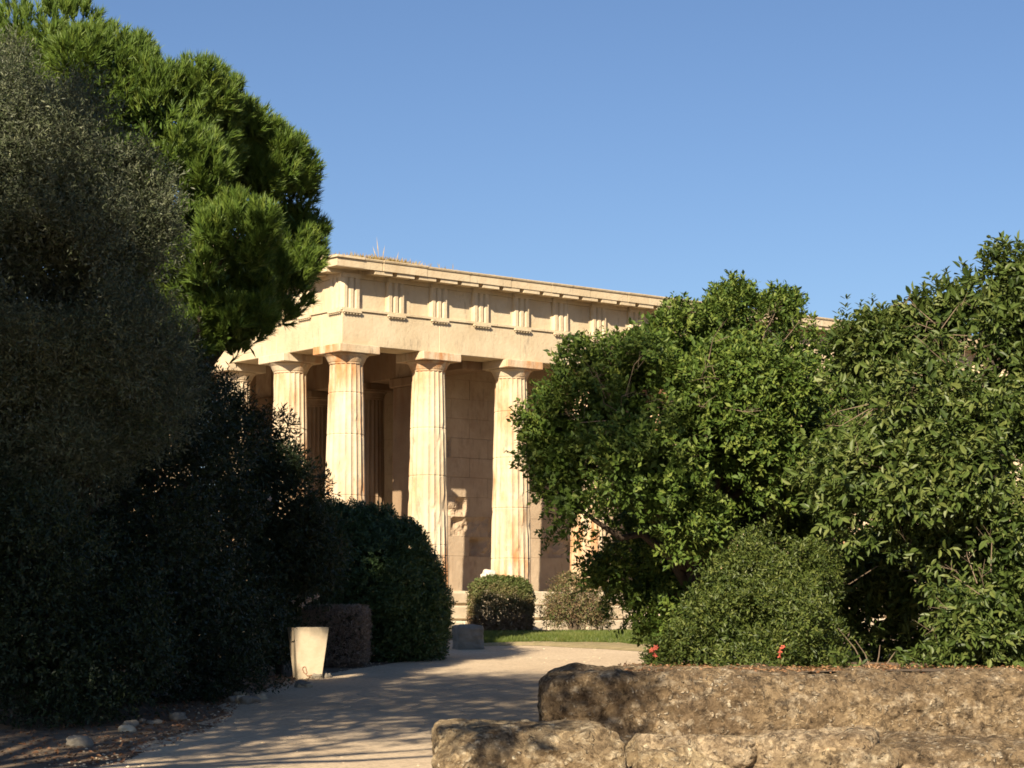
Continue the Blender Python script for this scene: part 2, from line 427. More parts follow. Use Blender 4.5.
def leaf_mesh(name, base, d, nrm, length, width, tint, six=False):
    """one leaf per row; d along the leaf, nrm its face"""
    d = unit(d); side = unit(np.cross(d, nrm)); nrm = np.cross(side, d)
    L = length[:, None]; W = width[:, None] * 0.5; N = len(base)
    tip = base + d * L - nrm * L * 0.10
    if six:
        p = [base, base + d * L * .30 + side * W * .85 + nrm * W * .25, base + d * L * .68 + side * W * .75 + nrm * W * .18, tip,
             base + d * L * .68 - side * W * .75 + nrm * W * .18, base + d * L * .30 - side * W * .85 + nrm * W * .25]
        V = np.stack(p, 1).reshape(-1, 3); i = np.arange(N) * 6
        F = np.concatenate([np.stack([i, i + 1, i + 2, i + 3], 1), np.stack([i, i + 3, i + 4, i + 5], 1)])
        k = 6
    else:
        p = [base, base + d * L * .5 + side * W, tip, base + d * L * .5 - side * W]
        V = np.stack(p, 1).reshape(-1, 3); i = np.arange(N) * 4
        F = np.stack([i, i + 1, i + 2, i + 3], 1); k = 4
    return V, F, np.repeat(tint, k)

def join_leaves(name, chunks):
    V = []; F = []; T = []; n = 0
    for v, f, t in chunks:
        V.append(v); F.append(f + n); T.append(t); n += len(v)
    groups = {}
    for f in F: groups.setdefault(f.shape[1], []).append(f)
    return raw_mesh(name, np.concatenate(V), [np.concatenate(g) for g in groups.values()], np.clip(np.concatenate(T), 0, 1))

def px_lobes(lst):
    """(px, py, radius px, distance) -> centres, radii"""
    c = np.array([at(a, b, Y) for a, b, r, Y in lst]); r = np.array([r * Y / FPX for a, b, r, Y in lst])
    return c, r

def knobs(rng, c, r, per=6, size=(0.28, 0.5), zsq=1.0):
    """adds smaller lobes on the lobes' surface, so the outline is uneven"""
    C = [c]; R = [r]
    for i in range(len(c)):
        d = unit(rng.normal(size=(per, 3)) * np.array((1, 1, .9))); k = rng.uniform(*size, per) * r[i]
        C.append(c[i] + d * (r[i] * rng.uniform(0.78, 1.02, per))[:, None]); R.append(k)
    return np.concatenate(C), np.concatenate(R)

def lobe_points(rng, c, r, n, inner=0.75, depth=0.35, keep=0.62, gap=None):
    """points near the surface of the union of lobes, and their outward directions"""
    w = r ** 1.5 / (r ** 1.5).sum(); out_p = []; out_d = []; got = 0
    while got < n:
        k = rng.choice(len(c), size=n * 2, p=w)
        d = unit(rng.normal(size=(n * 2, 3)))
        rad = 1 - np.abs(rng.normal(size=n * 2)) * depth * 0.6
        bump = 1 + 0.26 * fbm(d * 2.0 + k[:, None] * 3.3, 3, 5)
        p = c[k] + d * (r[k] * rad * bump)[:, None]
        inside = np.zeros(len(p), bool)
        for j in range(len(c)):
            q = ((p - c[j]) ** 2).sum(1) < (keep * r[j]) ** 2
            inside |= q & (k != j)
        if gap:
            inside |= (fbm(p * gap[0] + 5.5, 3, 12) < gap[1] + 0.06 * rng.normal(size=len(p))) & (rad > 0.6)
        p = p[~inside]; d = d[~inside]
        out_p.append(p); out_d.append(d); got += len(p)
        if len(p) == 0: break
    return np.concatenate(out_p)[:n], np.concatenate(out_d)[:n]

def sprig_leaves(rng, p, d, per, stem, leaf, width, up=0.3, spread=0.9, six=False, tint0=0.5, tvar=0.18, droop=0.0):
    """sprigs of leaves at points p heading along d"""
    N = len(p)
    ax = unit(d + np.array((0, 0, up)) + rng.normal(size=(N, 3)) * 0.45)
    st = rng.normal(size=N) * tvar
    chunks = []
    ref = unit(np.cross(ax, rng.normal(size=(N, 3)))); oth = np.cross(ax, ref)
    for k in range(per):
        t = (k + rng.uniform(0.2, 1.0, N)) / per
        ang = k * 2.4 + rng.normal(size=N) * 0.4
        rad = ref * np.cos(ang)[:, None] + oth * np.sin(ang)[:, None]
        dd = unit(ax * (0.35 + 0.6 * t[:, None]) + rad * spread + rng.normal(size=(N, 3)) * 0.25 - np.array((0, 0, droop)))
        nr = unit(ax * 0.8 + np.array((0, 0, 0.5)) + rng.normal(size=(N, 3)) * 0.45)
        L = leaf * rng.uniform(0.5, 1.35, N)
        chunks.append(leaf_mesh("", p + ax * (stem * t)[:, None], dd, nr, L, L * width, tint0 + st + rng.normal(size=N) * tvar * 0.8, six))
    return chunks

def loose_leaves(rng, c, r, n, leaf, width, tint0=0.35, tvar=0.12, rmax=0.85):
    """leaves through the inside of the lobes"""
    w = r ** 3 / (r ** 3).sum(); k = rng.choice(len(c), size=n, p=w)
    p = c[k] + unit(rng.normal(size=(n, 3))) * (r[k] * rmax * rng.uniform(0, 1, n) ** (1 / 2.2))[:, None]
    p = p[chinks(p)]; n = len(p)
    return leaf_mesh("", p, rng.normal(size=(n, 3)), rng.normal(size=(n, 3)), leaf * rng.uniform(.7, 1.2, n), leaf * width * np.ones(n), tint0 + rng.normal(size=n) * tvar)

def limb_mesh(rng, base, targets, r0, r1=0.02, wobble=0.12, split=0.45):
    b = MB(); base = np.array(base, float)
    cen = np.mean(targets, axis=0)
    fork = base * (1 - split) + np.array((cen[0], cen[1], cen[2])) * split
    def curve(a, e, ra, re, n=6):
        pts = [a + (e - a) * t + rng.normal(size=3) * wobble * np.linalg.norm(e - a) * 0.3 * math.sin(math.pi * t) for t in np.linspace(0, 1, n)]
        b.tube(pts, [ra + (re - ra) * t for t in np.linspace(0, 1, n)])
        return pts
    base_in = base - np.array((0, 0, 0.25))
    main = curve(base_in, fork, r0, r0 * 0.72)
    for tg in targets:
        st = main[-1] if rng.random() < 0.7 else main[-2]
        curve(np.array(st), np.array(tg), r0 * 0.45, r1)
    return b.mesh("trunk", smooth=True)

def tree(name, label, cat, base, crown_mesh, mat, targets=None, r0=0.2, group=None, crown_name="crown", rng=None, trunk_name="trunk"):
    root = empty(name, tuple(base)); tag(root, label, cat, group)
    off = np.array(base)
    me = crown_mesh; co = np.empty(len(me.vertices) * 3, dtype=np.float32); me.vertices.foreach_get("co", co)
    me.vertices.foreach_set("co", (co.reshape(-1, 3) - off).astype(np.float32).ravel()); me.update()
    link(crown_name, me, mat, root)
    if targets is not None:
        tm = limb_mesh(rng, (0, 0, 0), [np.array(t) - off for t in targets], r0)
        link(trunk_name, tm, M_BARK, root)
    return root

# ------------------------------------------------------------------ the ground
def strip_mesh(name, rows, nx, zoff, edge_noise=0.0, seed=1):
    """rows: (Y, left X, right X)"""
    V = []; 
    for i, (Y, a, b) in enumerate(rows):
        la = a + edge_noise * fbm(np.array([[Y * 1.3, 0.5, seed]]), 3, seed)[0]; rb = b + edge_noise * fbm(np.array([[Y * 1.3, 9.5, seed]]), 3, seed)[0]
        for t in np.linspace(0, 1, nx + 1): V.append((la + (rb - la) * t, Y, hz(Y) + zoff))
    F = [(i * (nx + 1) + j, i * (nx + 1) + j + 1, (i + 1) * (nx + 1) + j + 1, (i + 1) * (nx + 1) + j) for i in range(len(rows) - 1) for j in range(nx)]
    return raw_mesh(name, V, [np.array(F)])

g = strip_mesh("ground", [(-2500, -3000, 3000), (-40, -3000, 3000), (18, -3000, 3000), (45, -3000, 3000), (110, -3000, 3000), (3000, -3000, 3000)], 6, 0.0)
tag(link("ground", g, M_EARTH), kind="structure")
prow = []
for Y in np.concatenate((np.linspace(-6, 18, 13), np.linspace(18.5, 45, 54), [47])):
    left = float(np.interp(Y, (-6, 16, 20.4, 24, 28.5, 31.8, 36, 40, 47), (-4.6, -4.4, -3.95, -3.55, -3.75, -3.3, -1.9, -1.35, -1.2)))
    right = float(np.interp(Y, (-6, 16, 24, 30, 36, 41, 43, 47), (3.2, 2.4, 3.0, 3.3, 3.6, 3.8, 3.9, 4.0)))
    prow.append((float(Y), left, right))
tag(link("path", strip_mesh("path", prow, 12, 0.006, 0.5, 3), M_PATH), kind="structure")

# raised planting terrace that the stone ledge holds back
def terrace():
    nx, ny = 40, 44; V = []
    for j in range(ny + 1):
        Y = 21.6 + 19.5 * j / ny
        for i in range(nx + 1):
            X = 1.5 + 30 * (i / nx) ** 1.6
            up = min(1, max(0, (X - 1.9 - 0.05 * (Y - 22)) / 0.9)) * min(1, max(0, (41 - Y) / 1.6))
            z = hz(Y) - 0.05 + up * max(0.06, 0.90 - hz(Y) + 0.06)
            V.append((X, Y, z + 0.04 * fbm(np.array([[X, Y, 0.0]]), 3, 8)[0] * up))
    F = [(j * (nx + 1) + i, j * (nx + 1) + i + 1, (j + 1) * (nx + 1) + i + 1, (j + 1) * (nx + 1) + i) for j in range(ny) for i in range(nx)]
    return raw_mesh("terrace", V, [np.array(F)], smooth=True)
tag(link("terrace", terrace(), M_EARTH), kind="structure")

# lawn along the temple flank: low bank of turf with a stony verge
TX, TY, TZ, TROT = -3.9046, 47.9695, 1.9657, 0.6808
cT, sT = math.cos(TROT), math.sin(TROT)
def t2w(u, v, z=0.0): return np.array((TX + u * cT - v * sT, TY + u * sT + v * cT, TZ + z))

lawn_front = [on_ground(470, 647), on_ground(505, 645), on_ground(540, 644), on_ground(600, 645), on_ground(660, 648), on_ground(760, 650)]
def lawn_rows(n=30, m=8, lift=0.05):
    V = []
    fx = np.array([p[0] for p in lawn_front]); fy = np.array([p[1] for p in lawn_front])
    for i in range(n + 1):
        X = fx[0] + (fx[-1] - fx[0]) * i / n; Y0 = np.interp(X, fx, fy)
        # back edge: parallel to the temple, 2.6 m off the columns
        u = (X - TX + (-2.6) * sT) / cT; Y1 = max(Y0 + 0.6, TY + u * sT - 2.6 * cT)
        for j in range(m + 1):
            Y = Y0 + (Y1 - Y0) * j / m
            V.append((X, Y, hz(Y) + (lift if j else 0.02) + 0.02 * vnoise(np.array([[X * 2, Y * 2, 0.]]), 4)[0]))
    F = [(i * (m + 1) + j, (i + 1) * (m + 1) + j, (i + 1) * (m + 1) + j + 1, i * (m + 1) + j + 1) for i in range(n) for j in range(m)]
    return np.array(V), np.array(F)
def verge_rows(n=60, m=6):
    V = []; fx = np.array([p[0] for p in lawn_front]); fy = np.array([p[1] for p in lawn_front])
    for i in range(n + 1):
        X = fx[0] + (fx[-1] - fx[0]) * i / n; Y0 = np.interp(X, fx, fy) + .12
        w = float(np.interp(i / n, (0, .2, .5, 1), (.25, .8, 1.9, 2.6))) * (1 + .15 * fbm(np.array([[X * 1.5, 3.3, 0]]), 3, 6)[0])
        for j in range(m + 1):
            Y = Y0 - w * (1 - j / m); t = j / m
            V.append((X, Y, hz(Y) + .012 + .07 * min(1, t * 3.5) * (1 - .4 * t) + .03 * t * fbm(np.array([[X * 4, Y * 4, 0]]), 3, 9)[0]))
    F = [(i * (m + 1) + j, (i + 1) * (m + 1) + j, (i + 1) * (m + 1) + j + 1, i * (m + 1) + j + 1) for i in range(n) for j in range(m)]
    return raw_mesh("verge", V, [np.array(F)])
tag(link("verge", verge_rows(), M_VERGE), kind="structure")
LV, LF = lawn_rows()
tag(link("lawn", raw_mesh("lawn", LV, [LF]), M_LAWN), kind="structure")
rng = np.random.default_rng(5)
q = LV[LF]; N = 42000
fi = rng.integers(0, len(q), N); a, b = rng.random(N)[:, None], rng.random(N)[:, None]
gp = (q[fi, 0] * (1 - a) + q[fi, 1] * a) * (1 - b) + (q[fi, 3] * (1 - a) + q[fi, 2] * a) * b
gd = unit(rng.normal(size=(N, 3)) * 0.45 + np.array((0, 0, 1)))
gl = rng.uniform(0.05, 0.12, N)
patch = fbm(gp * 0.9, 3, 3)
grass = join_leaves("grass", [leaf_mesh("", gp, gd, rng.normal(size=(N, 3)), gl, np.full(N, 0.016), 0.45 + 0.5 * patch + rng.normal(size=N) * 0.15)])
tag(link("grass", grass, M_GRASS), "short green grass strip in front of the temple steps", kind="stuff")

def pebble_field(name, pts, size, mat, seed=1):
    rng = np.random.default_rng(seed)
    V0, F0 = grid_box(2, 2, 2); V0 = unit(V0)
    V = []; F = []
    for i, p in enumerate(pts):
        s = size * rng.uniform(0.5, 1.6); sc = np.array((1, rng.uniform(.6, 1), rng.uniform(.35, .7))) * s
        ang = rng.uniform(0, 6.28); c, sn = math.cos(ang), math.sin(ang)
        P = V0 * sc * (1 + 0.25 * rng.normal(size=(len(V0), 1)) * 0.6); P = np.stack((P[:, 0] * c - P[:, 1] * sn, P[:, 0] * sn + P[:, 1] * c, P[:, 2]), 1)
        V.append(P + p + np.array((0, 0, sc[2] * 0.4))); F.append(F0 + i * len(V0))
    return raw_mesh(name, np.concatenate(V), [np.concatenate(F)])
pts = []
for i in range(520):
    X = rng.uniform(-0.6, 4.6); Y0 = float(np.interp(X, [p[0] for p in lawn_front], [p[1] for p in lawn_front])); Y = Y0 - abs(rng.normal()) * 0.9
    pts.append((X, Y, hz(Y)))
for i in range(900):
    Y = rng.uniform(19, 44); l = float(np.interp(Y, [r[0] for r in prow], [r[1] for r in prow])); X = l + rng.normal() * 0.28
    pts.append((X, Y, hz(Y)))
for i in range(500):
    Y = rng.uniform(19, 43); l = float(np.interp(Y, [r[0] for r in prow], [r[1] for r in prow])); X = rng.uniform(l, 3)
    pts.append((X, Y, hz(Y)))
tag(link("gravel", pebble_field("gravel", np.array(pts), 0.013, M_PALE), M_PALE), "loose pale gravel on the path and its verge", kind="stuff")

# ------------------------------------------------------------------ the temple
H_COL = 5.713
U = [0, 2.413] + [2.413 + 2.581 * k for k in range(1, 11)] + [2.413 * 2 + 2.581 * 10]
Vv = [0, 2.413, 4.994, 7.575, 9.988 + 0.168 - 0.0, 12.569]
Vv = [0, 2.413, 4.994, 7.575, 10.156, 12.569]
LU, LW = U[-1], Vv[-1]
temple = empty("ancient_temple", (TX, TY, TZ), TROT)
tag(temple, "ancient sandy marble temple with fluted columns and a carved frieze behind the bushes", "temple")

def column_mesh(seed, hgt=5.28, r0=0.509, r1=0.40, drums=None, n_flute=20, seg=5):
    rng = np.random.default_rng(seed)
    zs = sorted(set(list(np.linspace(0, hgt, 44)) + [z + e for z in (drums or []) for e in (-0.02, 0.0, 0.02)]))
    n = n_flute * seg; V = []
    ang = np.arange(n) / n * 2 * math.pi
    fl = (np.arange(n) % seg) / seg
    depth = np.sin(np.pi * fl) ** 0.8
    for z in zs:
        t = z / hgt
        r = r0 + (r1 - r0) * t + 0.010 * math.sin(math.pi * t)
        P = np.stack((np.cos(ang) * r * 3.0, np.sin(ang) * r * 3.0, np.full(n, z * 1.4)), 1)
        wear = np.clip(fbm(P + seed * 5.1, 4, seed) * 1.4, 0, 1)
        chip = np.clip(vnoise(P * 2.2 + seed, seed + 2) - 0.72, 0, 1) * 0.16
        rr = r - (0.035 * (1 - 0.45 * wear)) * depth * (r / r0) - 0.018 * wear * (1 - depth) - chip * (1 - depth * 0.6)
        for zd in (drums or []):
            if abs(z - zd) < 1e-6: rr = rr - 0.014
        V.append(np.stack((np.cos(ang) * rr, np.sin(ang) * rr, np.full(n, z)), 1))
    V = np.concatenate(V); F = []
    m = len(zs); i, k = np.meshgrid(np.arange(m - 1), np.arange(n), indexing='ij'); i = i.ravel(); k = k.ravel()
    F = np.stack((i * n + k, i * n + (k + 1) % n, (i + 1) * n + (k + 1) % n, (i + 1) * n + k), 1)
    return raw_mesh("column", V, [F])

def capital_mesh(r1=0.40, ab=0.57, z0=5.28, z1=5.71):
    b = MB(); h = z1 - z0
    b.lathe([(r1 - .02, z0 - 0.02), (r1 + .005, z0), (r1 + .012, z0 + .02), (r1 + .005, z0 + .03), (r1 + .025, z0 + .05), (ab - .09, z0 + h * .38), (ab - .035, z0 + h * .5), (ab - .05, z0 + h * .55)], n=40)
    b.box(-ab, ab, -ab, ab, z0 + h * .55, z1, bevel=0.012)
    return b.mesh("capital")
cap_me = capital_mesh()
drum_sets = [[0.95, 2.2, 3.62, 4.6], [1.1, 2.75, 3.9], [0.8, 2.05, 3.3, 4.45], [1.3, 2.6, 4.1]]
col_pos = [(u, 0) for u in U] + [(0, v) for v in Vv[1:]] + [(u, LW) for u in U[1:]] + [(LU, v) for v in Vv[1:-1]]
col_cache = {}
for i, (u, v) in enumerate(col_pos):
    near = (v == 0 and u < 12) or (u == 0 and v < 9)
    key = i if near else 100 + i % 4
    if key not in col_cache: col_cache[key] = column_mesh(key, drums=drum_sets[i % 4])
    me = col_cache[key]
    c = link("column", me, M_COLUMN, temple, (u, v, 0.0))
    link("capital", cap_me, M_COLUMN, c)

# steps: courses of separate worn blocks
def course(b, a0, a1, fn, step=1.29, z0=0, z1=0.35, d0=0, d1=0.5, jit=0.012, bev=0.02, rng=None, gap=0.006):
    n = max(1, int(round((a1 - a0) / step))); e = np.linspace(a0, a1, n + 1)
    for k in range(n):
        j = rng.uniform(0, jit); zz = z1 - rng.uniform(0, jit * .6)
        P, F = bevel_box(e[k] + gap, e[k + 1] - gap, 0, 1, z0, zz, 1e-4) if bev <= 0 else bevel_box(e[k] + gap, e[k + 1] - gap, d0 + j, d1, z0, zz, bev * rng.uniform(0.6, 2.2))
        b.add([fn(*p) for p in P], F)
flank = lambda a, d, z: (a, d, z)                 # along u, depth = v
front = lambda a, d, z: (d, a, z)
r_ = np.random.default_rng(11)
for k in range(3):
    e = 0.56 + 0.37 * k; z1 = -0.35 * k; z0 = z1 - 0.35; b = MB()
    course(b, -e, LU + e, flank, 1.29, z0, z1 - 0.001 * k, -e, 1.0, 0.03, 0.03, r_)
    course(b, -e + 1.002, LW - 1.002, front, 1.29, z0, z1 - 0.001 * k, -e, 1.0, 0.03, 0.03, r_)
    course(b, -e, LU + e, lambda a, d, z: (a, LW - d, z), 1.29, z0, z1 - 0.001 * k, -e, 1.0, 0.01, 0.02, r_)
    course(b, -e + 1.002, LW - 1.002, lambda a, d, z: (LU - d, a, z), 1.29, z0, z1 - 0.001 * k, -e, 1.0, 0.01, 0.02, r_)
    link("step", b.mesh("step"), M_STEP, temple)
b = MB(); b.box(1.004, LU - 1.004, 1.004, LW - 1.004, -1.05, -0.012)
link("floor_slab", b.mesh("floor_slab"), M_STEP, temple)
# rough foundation course showing under the lowest step
b = MB(); course(b, -1.75, LU + 1.7, flank, 0.95, -1.35, -1.04, -1.52, 1.2, 0.12, 0.05, r_)
course(b, -1.5, LW + 1.5, front, 0.95, -1.35, -1.04, -1.55, 1.2, 0.10, 0.05, r_)
link("foundation", b.mesh("foundation"), M_STEP, temple)

# architrave beams, one block per bay
A = 0.42; Z1, Z2, Z3 = 5.713, 6.575, 7.398
def ring(b, off, thick, z0, z1, bev=0.012, ends=None, jit=0.014, seed=0):
    rng = np.random.default_rng(seed)
    ub = [-off] + U[1:-1] + [LU + off]; vb = [-off + thick] + Vv[1:-1] + [LW + off - thick]
    for side in (0, 1):
        for k in range(len(ub) - 1):
            j = rng.uniform(0, jit); y0, y1 = (-off + j, -off + thick) if side == 0 else (LW + off - thick, LW + off - j)
            b.box(ub[k] + .003, ub[k + 1] - .003, y0, y1, z0, z1, bevel=bev)
        for k in range(len(vb) - 1):
            j = rng.uniform(0, jit); x0, x1 = (-off + j, -off + thick) if side == 0 else (LU + off - thick, LU + off - j)
            b.box(x0, x1, vb[k] + .003, vb[k + 1] - .003, z0, z1, bevel=bev)
b = MB(); ring(b, A, 0.84, Z1, Z2 - 0.065, seed=2); ring(b, A + .04, 0.92, Z2 - .063, Z2, bev=.006, seed=3)
arch = link("architrave", b.mesh("architrave"), M_ENTAB, temple)
b = MB(); ring(b, A - .06, 0.72, Z2 + .002, Z3 - .10, bev=.01, seed=4); ring(b, A - .03, 0.78, Z3 - .098, Z3, bev=.006, seed=5)
frieze = link("frieze", b.mesh("frieze"), M_ENTAB, temple)

def triglyph_mesh(w=0.515, corner=False):
    b = MB(); y0, y1 = -0.03, 0.085; g = 0.055; z0, z1 = Z2 + .003, Z3 - .11
    # outline seen from above: two whole V grooves, two half ones
    s = w / 6
    pts = [(-w / 2, y1), (-w / 2, y0 + g * .9), (-w / 2 + s * .5, y0), (-w / 2 + s * 1.5, y0), (-w / 2 + 2 * s, y0 + g), (-w / 2 + s * 2.5, y0), (w / 2 - s * 2.5, y0), (w / 2 - 2 * s, y0 + g),
           (w / 2 - s * 1.5, y0), (w / 2 - s * .5, y0), (w / 2, y0 + g * .9), (w / 2, y1)]
    b.prism(pts, lambda a, c, t: (a, c, t), z0, z1)
    b.box(-w / 2, w / 2, y0 - .008, y1, z1 + .001, Z3 - .002, bevel=.006)
    # regula and drops below the taenia
    b.box(-w / 2, w / 2, -0.075, -0.004, Z2 - .115, Z2 - .065, bevel=.004)
    for k in range(6):
        x = -w / 2 + w * (k + .5) / 6; b.lathe([(.024, Z2 - .145), (.018, Z2 - .116)], x, -0.04, 8)
    return b.mesh("triglyph")
tri_me = triglyph_mesh()
def mutule_mesh(w=0.50):
    b = MB(); y1, y0 = 0.02, -0.405
    b.add([(-w/2, y0, 7.368), (w/2, y0, 7.368), (w/2, y1, 7.395), (-w/2, y1, 7.395), (-w/2, y0, 7.478), (w/2, y0, 7.478), (w/2, y1, 7.498), (-w/2, y1, 7.498)],
          [(0, 3, 2, 1), (4, 5, 6, 7), (0, 1, 5, 4), (2, 3, 7, 6), (1, 2, 6, 5), (0, 4, 7, 3)])
    return b.mesh("mutule")
mut_me = mutule_mesh()
def trig_centres(ax):
    n = len(ax); c = [-A + .2575]
    for k in range(1, n - 1):
        c.append((c[-1] + ax[k]) / 2 if k == 1 else (ax[k - 1] + ax[k]) / 2); c.append(ax[k])
    last = ax[-1] + A - .2575; c.append((ax[-2] + last) / 2); c.append(last)
    return c
cornice_b = MB()
mutules = []
for (cs, rot, org) in ((trig_centres(U), 0, lambda a: (a, -A, 0)), (trig_centres(Vv), -math.pi / 2, lambda a: (-A, a, 0)),
                       (trig_centres(U), math.pi, lambda a: (a, LW + A, 0)), (trig_centres(Vv), math.pi / 2, lambda a: (LU + A, a, 0))):
    for a in cs: link("triglyph", tri_me, M_ENTAB, frieze, org(a), (0, 0, rot))
    mids = [(cs[i] + cs[i + 1]) / 2 for i in range(len(cs) - 1)]
    for a in sorted(cs[1:-1] + mids): mutules.append((org(a), rot))
# cornice: projecting blocks with a lip on top
def cornice_blocks(b, a0, a1, fn, seed, step=1.29):
    rng = np.random.default_rng(seed)
    n = int(round((a1 - a0) / step)); e = np.linspace(a0, a1, n + 1)
    for k in range(n):
        j = rng.uniform(-.012, .016); zt = 7.655 + rng.uniform(-.015, .006)
        prof = [(.30, 7.38), (.02, 7.38), (.02, 7.494), (-.40, 7.474), (-.44 + j, 7.455), (-.44 + j, zt), (.30, zt)]
        b.prism(prof, lambda p, z, t: fn(t, p, z), e[k] + .010, e[k + 1] - .010)
        if rng.random() < 2:
            prof = [(.25, zt + .001), (-.465 + j, zt + .001), (-.48 + j, zt + .03), (-.48 + j, zt + .052), (.25, zt + .065)]
            b.prism(prof, lambda p, z, t: fn(t, p, z), e[k] + .004, e[k + 1] - .004)
cornice_blocks(cornice_b, -A - .438, LU + A + .438, lambda t, p, z: (t, -A + p, z), 21)
cornice_blocks(cornice_b, -A + .31, LW + A - .31, lambda t, p, z: (-A + p, t, z), 22)
cornice_blocks(cornice_b, -A - .438, LU + A + .438, lambda t, p, z: (t, LW + A - p, z), 23)
cornice_blocks(cornice_b, -A + .31, LW + A - .31, lambda t, p, z: (LU + A - p, t, z), 24)
# the corner's left return
for sv in (0, 1):
    pass
cornice = link("cornice", cornice_b.mesh("cornice"), M_ENTAB, temple)
for s, zz in ((-1, 0), (1, 0)):
    b = MB()
    y0 = -A - .44 if s < 0 else LW + A - .31
    b.box(-A - .437, -A + .309, y0 + .004, y0 + .746, 7.468, 7.652)
    b.box(-A - .486, -A + .309, (y0 - .046) if s < 0 else y0 + .01, y0 + .74 + (0 if s < 0 else .05), 7.656, 7.712, bevel=.005)
    link("cornice_corner", b.mesh("cornice_corner"), M_ENTAB, temple)
for loc, rot in mutules: link("mutule", mut_me, M_ENTAB, cornice, loc, (0, 0, rot))

# gable and roof
ZR, RISE = 7.66, 1.5
for x0, x1 in ((-A - .02, -A + .32), (LU + A - .32, LU + A + .02)):
    b = MB(); b.prism([(-A - .3, ZR), (LW + A + .3, ZR), (LW / 2, ZR + RISE)], lambda p, z, t: (t, p, z), x0, x1)
    link("pediment", b.mesh("pediment"), M_ENTAB, temple)
for s in (0, 1):
    b = MB()
    y_e, y_m = (.40, LW / 2 - .002) if s == 0 else (LW - .40, LW / 2 + .002)
    prof = [(y_e, 7.10), (y_e, 7.60), (y_m, 8.45), (y_m, 8.25)]
    b.prism(prof, lambda p, z, t: (t, p, z), .42, LU - .42)
    link("roof_slope", b.mesh("roof_slope"), M_ROOF, temple)

# cella: block-built walls, ante columns, ceiling
UA, VW, WT = 3.78, 2.45, 0.82
def block_wall(b, a0, a1, fn, z0, z1, seed, ch=0.51, bl=1.22, broken=()):
    rng = np.random.default_rng(seed); z = z0; row = 0
    while z < z1 - .05:
        h = (0.92 if row == 0 else ch); h = min(h, z1 - z); a = a0 - (bl / 2 if row % 2 else 0)
        while a < a1 - .01:
            s, e = max(a, a0), min(a + bl, a1)
            if e - s > .05:
                j = rng.uniform(0, .010) + (0.02 if row == 0 else 0.03)
                if any(x0 < (s + e) / 2 < x1 and q0 < z + h / 2 < q1 for x0, x1, q0, q1 in broken): j += rng.uniform(.06, .22)
                if j > .07:
                    gx, gz = np.meshgrid(np.linspace(s + .002, e - .002, 22), np.linspace(z + .002, z + h - .002, 12), indexing='ij'); q = np.stack((gx.ravel(), np.zeros(gx.size), gz.ravel()), 1)
                    edge = np.minimum(np.minimum(gx - s, e - gx), np.minimum(gz - z, z + h - gz)).ravel()
                    dp = .03 + np.clip(edge / .12, 0, 1) * np.clip(fbm(q * 2.6 + seed, 4, seed) + .35, 0, 1) * .34 + .02 * fbm(q * 14, 2, 3)
                    b.add([fn(x, d, zz) for (x, _, zz), d in zip(q, dp)], [(a_ * 12 + c_, (a_ + 1) * 12 + c_, (a_ + 1) * 12 + c_ + 1, a_ * 12 + c_ + 1) for a_ in range(21) for c_ in range(11)])
                    a += bl; continue
                P, F = bevel_box(s + .002, e - .002, j, .3, z + .002, z + h - .002, rng.uniform(.003, .010))
                b.add([fn(*p) for p in P], F)
            a += bl
        z += h; row += 1
for s in (0, 1):
    b = MB(); f = (lambda a, d, z: (a, VW + d, z)) if s == 0 else (lambda a, d, z: (a, LW - VW - d, z))
    block_wall(b, UA, LU - UA, f, 0, 6.62, 31 + s, broken=((5.0, 7.2, 1.1, 1.8), (4.4, 5.6, 2.1, 2.6), (4.2, 5.4, 3.6, 4.2), (8, 9.6, .9, 1.6), (10, 12, 2.4, 3.2)))
    y = (VW + .28, VW + WT) if s == 0 else (LW - VW - WT, LW - VW - .28)
    b.box(UA + .01, LU - UA - .01, y[0], y[1], 0, 6.62)
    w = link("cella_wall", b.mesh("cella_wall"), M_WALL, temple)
    b = MB()                                       # anta: the thickened wall end with its own capital
    ya, yb = (VW - .03, VW + WT + .03) if s == 0 else (LW - VW - WT - .03, LW - VW + .03)
    b.box(UA - .06, UA + .78, ya, yb, 0.002, 5.25, bevel=.015); b.box(UA - .14, UA + .86, ya - .08, yb + .08, 5.252, 5.50, bevel=.03)
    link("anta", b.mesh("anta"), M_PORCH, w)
b = MB(); uc = UA + 3.9
block_wall(b, VW + WT + .004, LW / 2 - 1.25, lambda a, d, z: (uc + d, a, z), 0, 6.4, 41); block_wall(b, LW / 2 + 1.25, LW - VW - WT - .004, lambda a, d, z: (uc + d, a, z), 0, 6.4, 42)
b.box(uc + .31, uc + .9, VW + WT + .004, LW / 2 - 1.25, 0, 6.4); b.box(uc + .31, uc + .9, LW / 2 + 1.25, LW - VW - WT - .004, 0, 6.4)
b.box(uc, uc + .9, LW / 2 - 1.248, LW / 2 + 1.248, 4.9, 6.4)
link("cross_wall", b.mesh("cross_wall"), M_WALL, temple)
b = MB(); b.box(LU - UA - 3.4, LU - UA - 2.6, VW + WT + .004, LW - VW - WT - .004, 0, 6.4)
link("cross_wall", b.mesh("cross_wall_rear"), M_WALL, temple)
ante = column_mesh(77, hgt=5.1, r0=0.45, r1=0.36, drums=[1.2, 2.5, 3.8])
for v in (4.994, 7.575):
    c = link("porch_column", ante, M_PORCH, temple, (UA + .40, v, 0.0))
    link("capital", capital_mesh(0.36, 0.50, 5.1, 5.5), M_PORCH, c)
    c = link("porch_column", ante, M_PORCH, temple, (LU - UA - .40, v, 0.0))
    link("capital", capital_mesh(0.36, 0.50, 5.1, 5.5), M_PORCH, c)
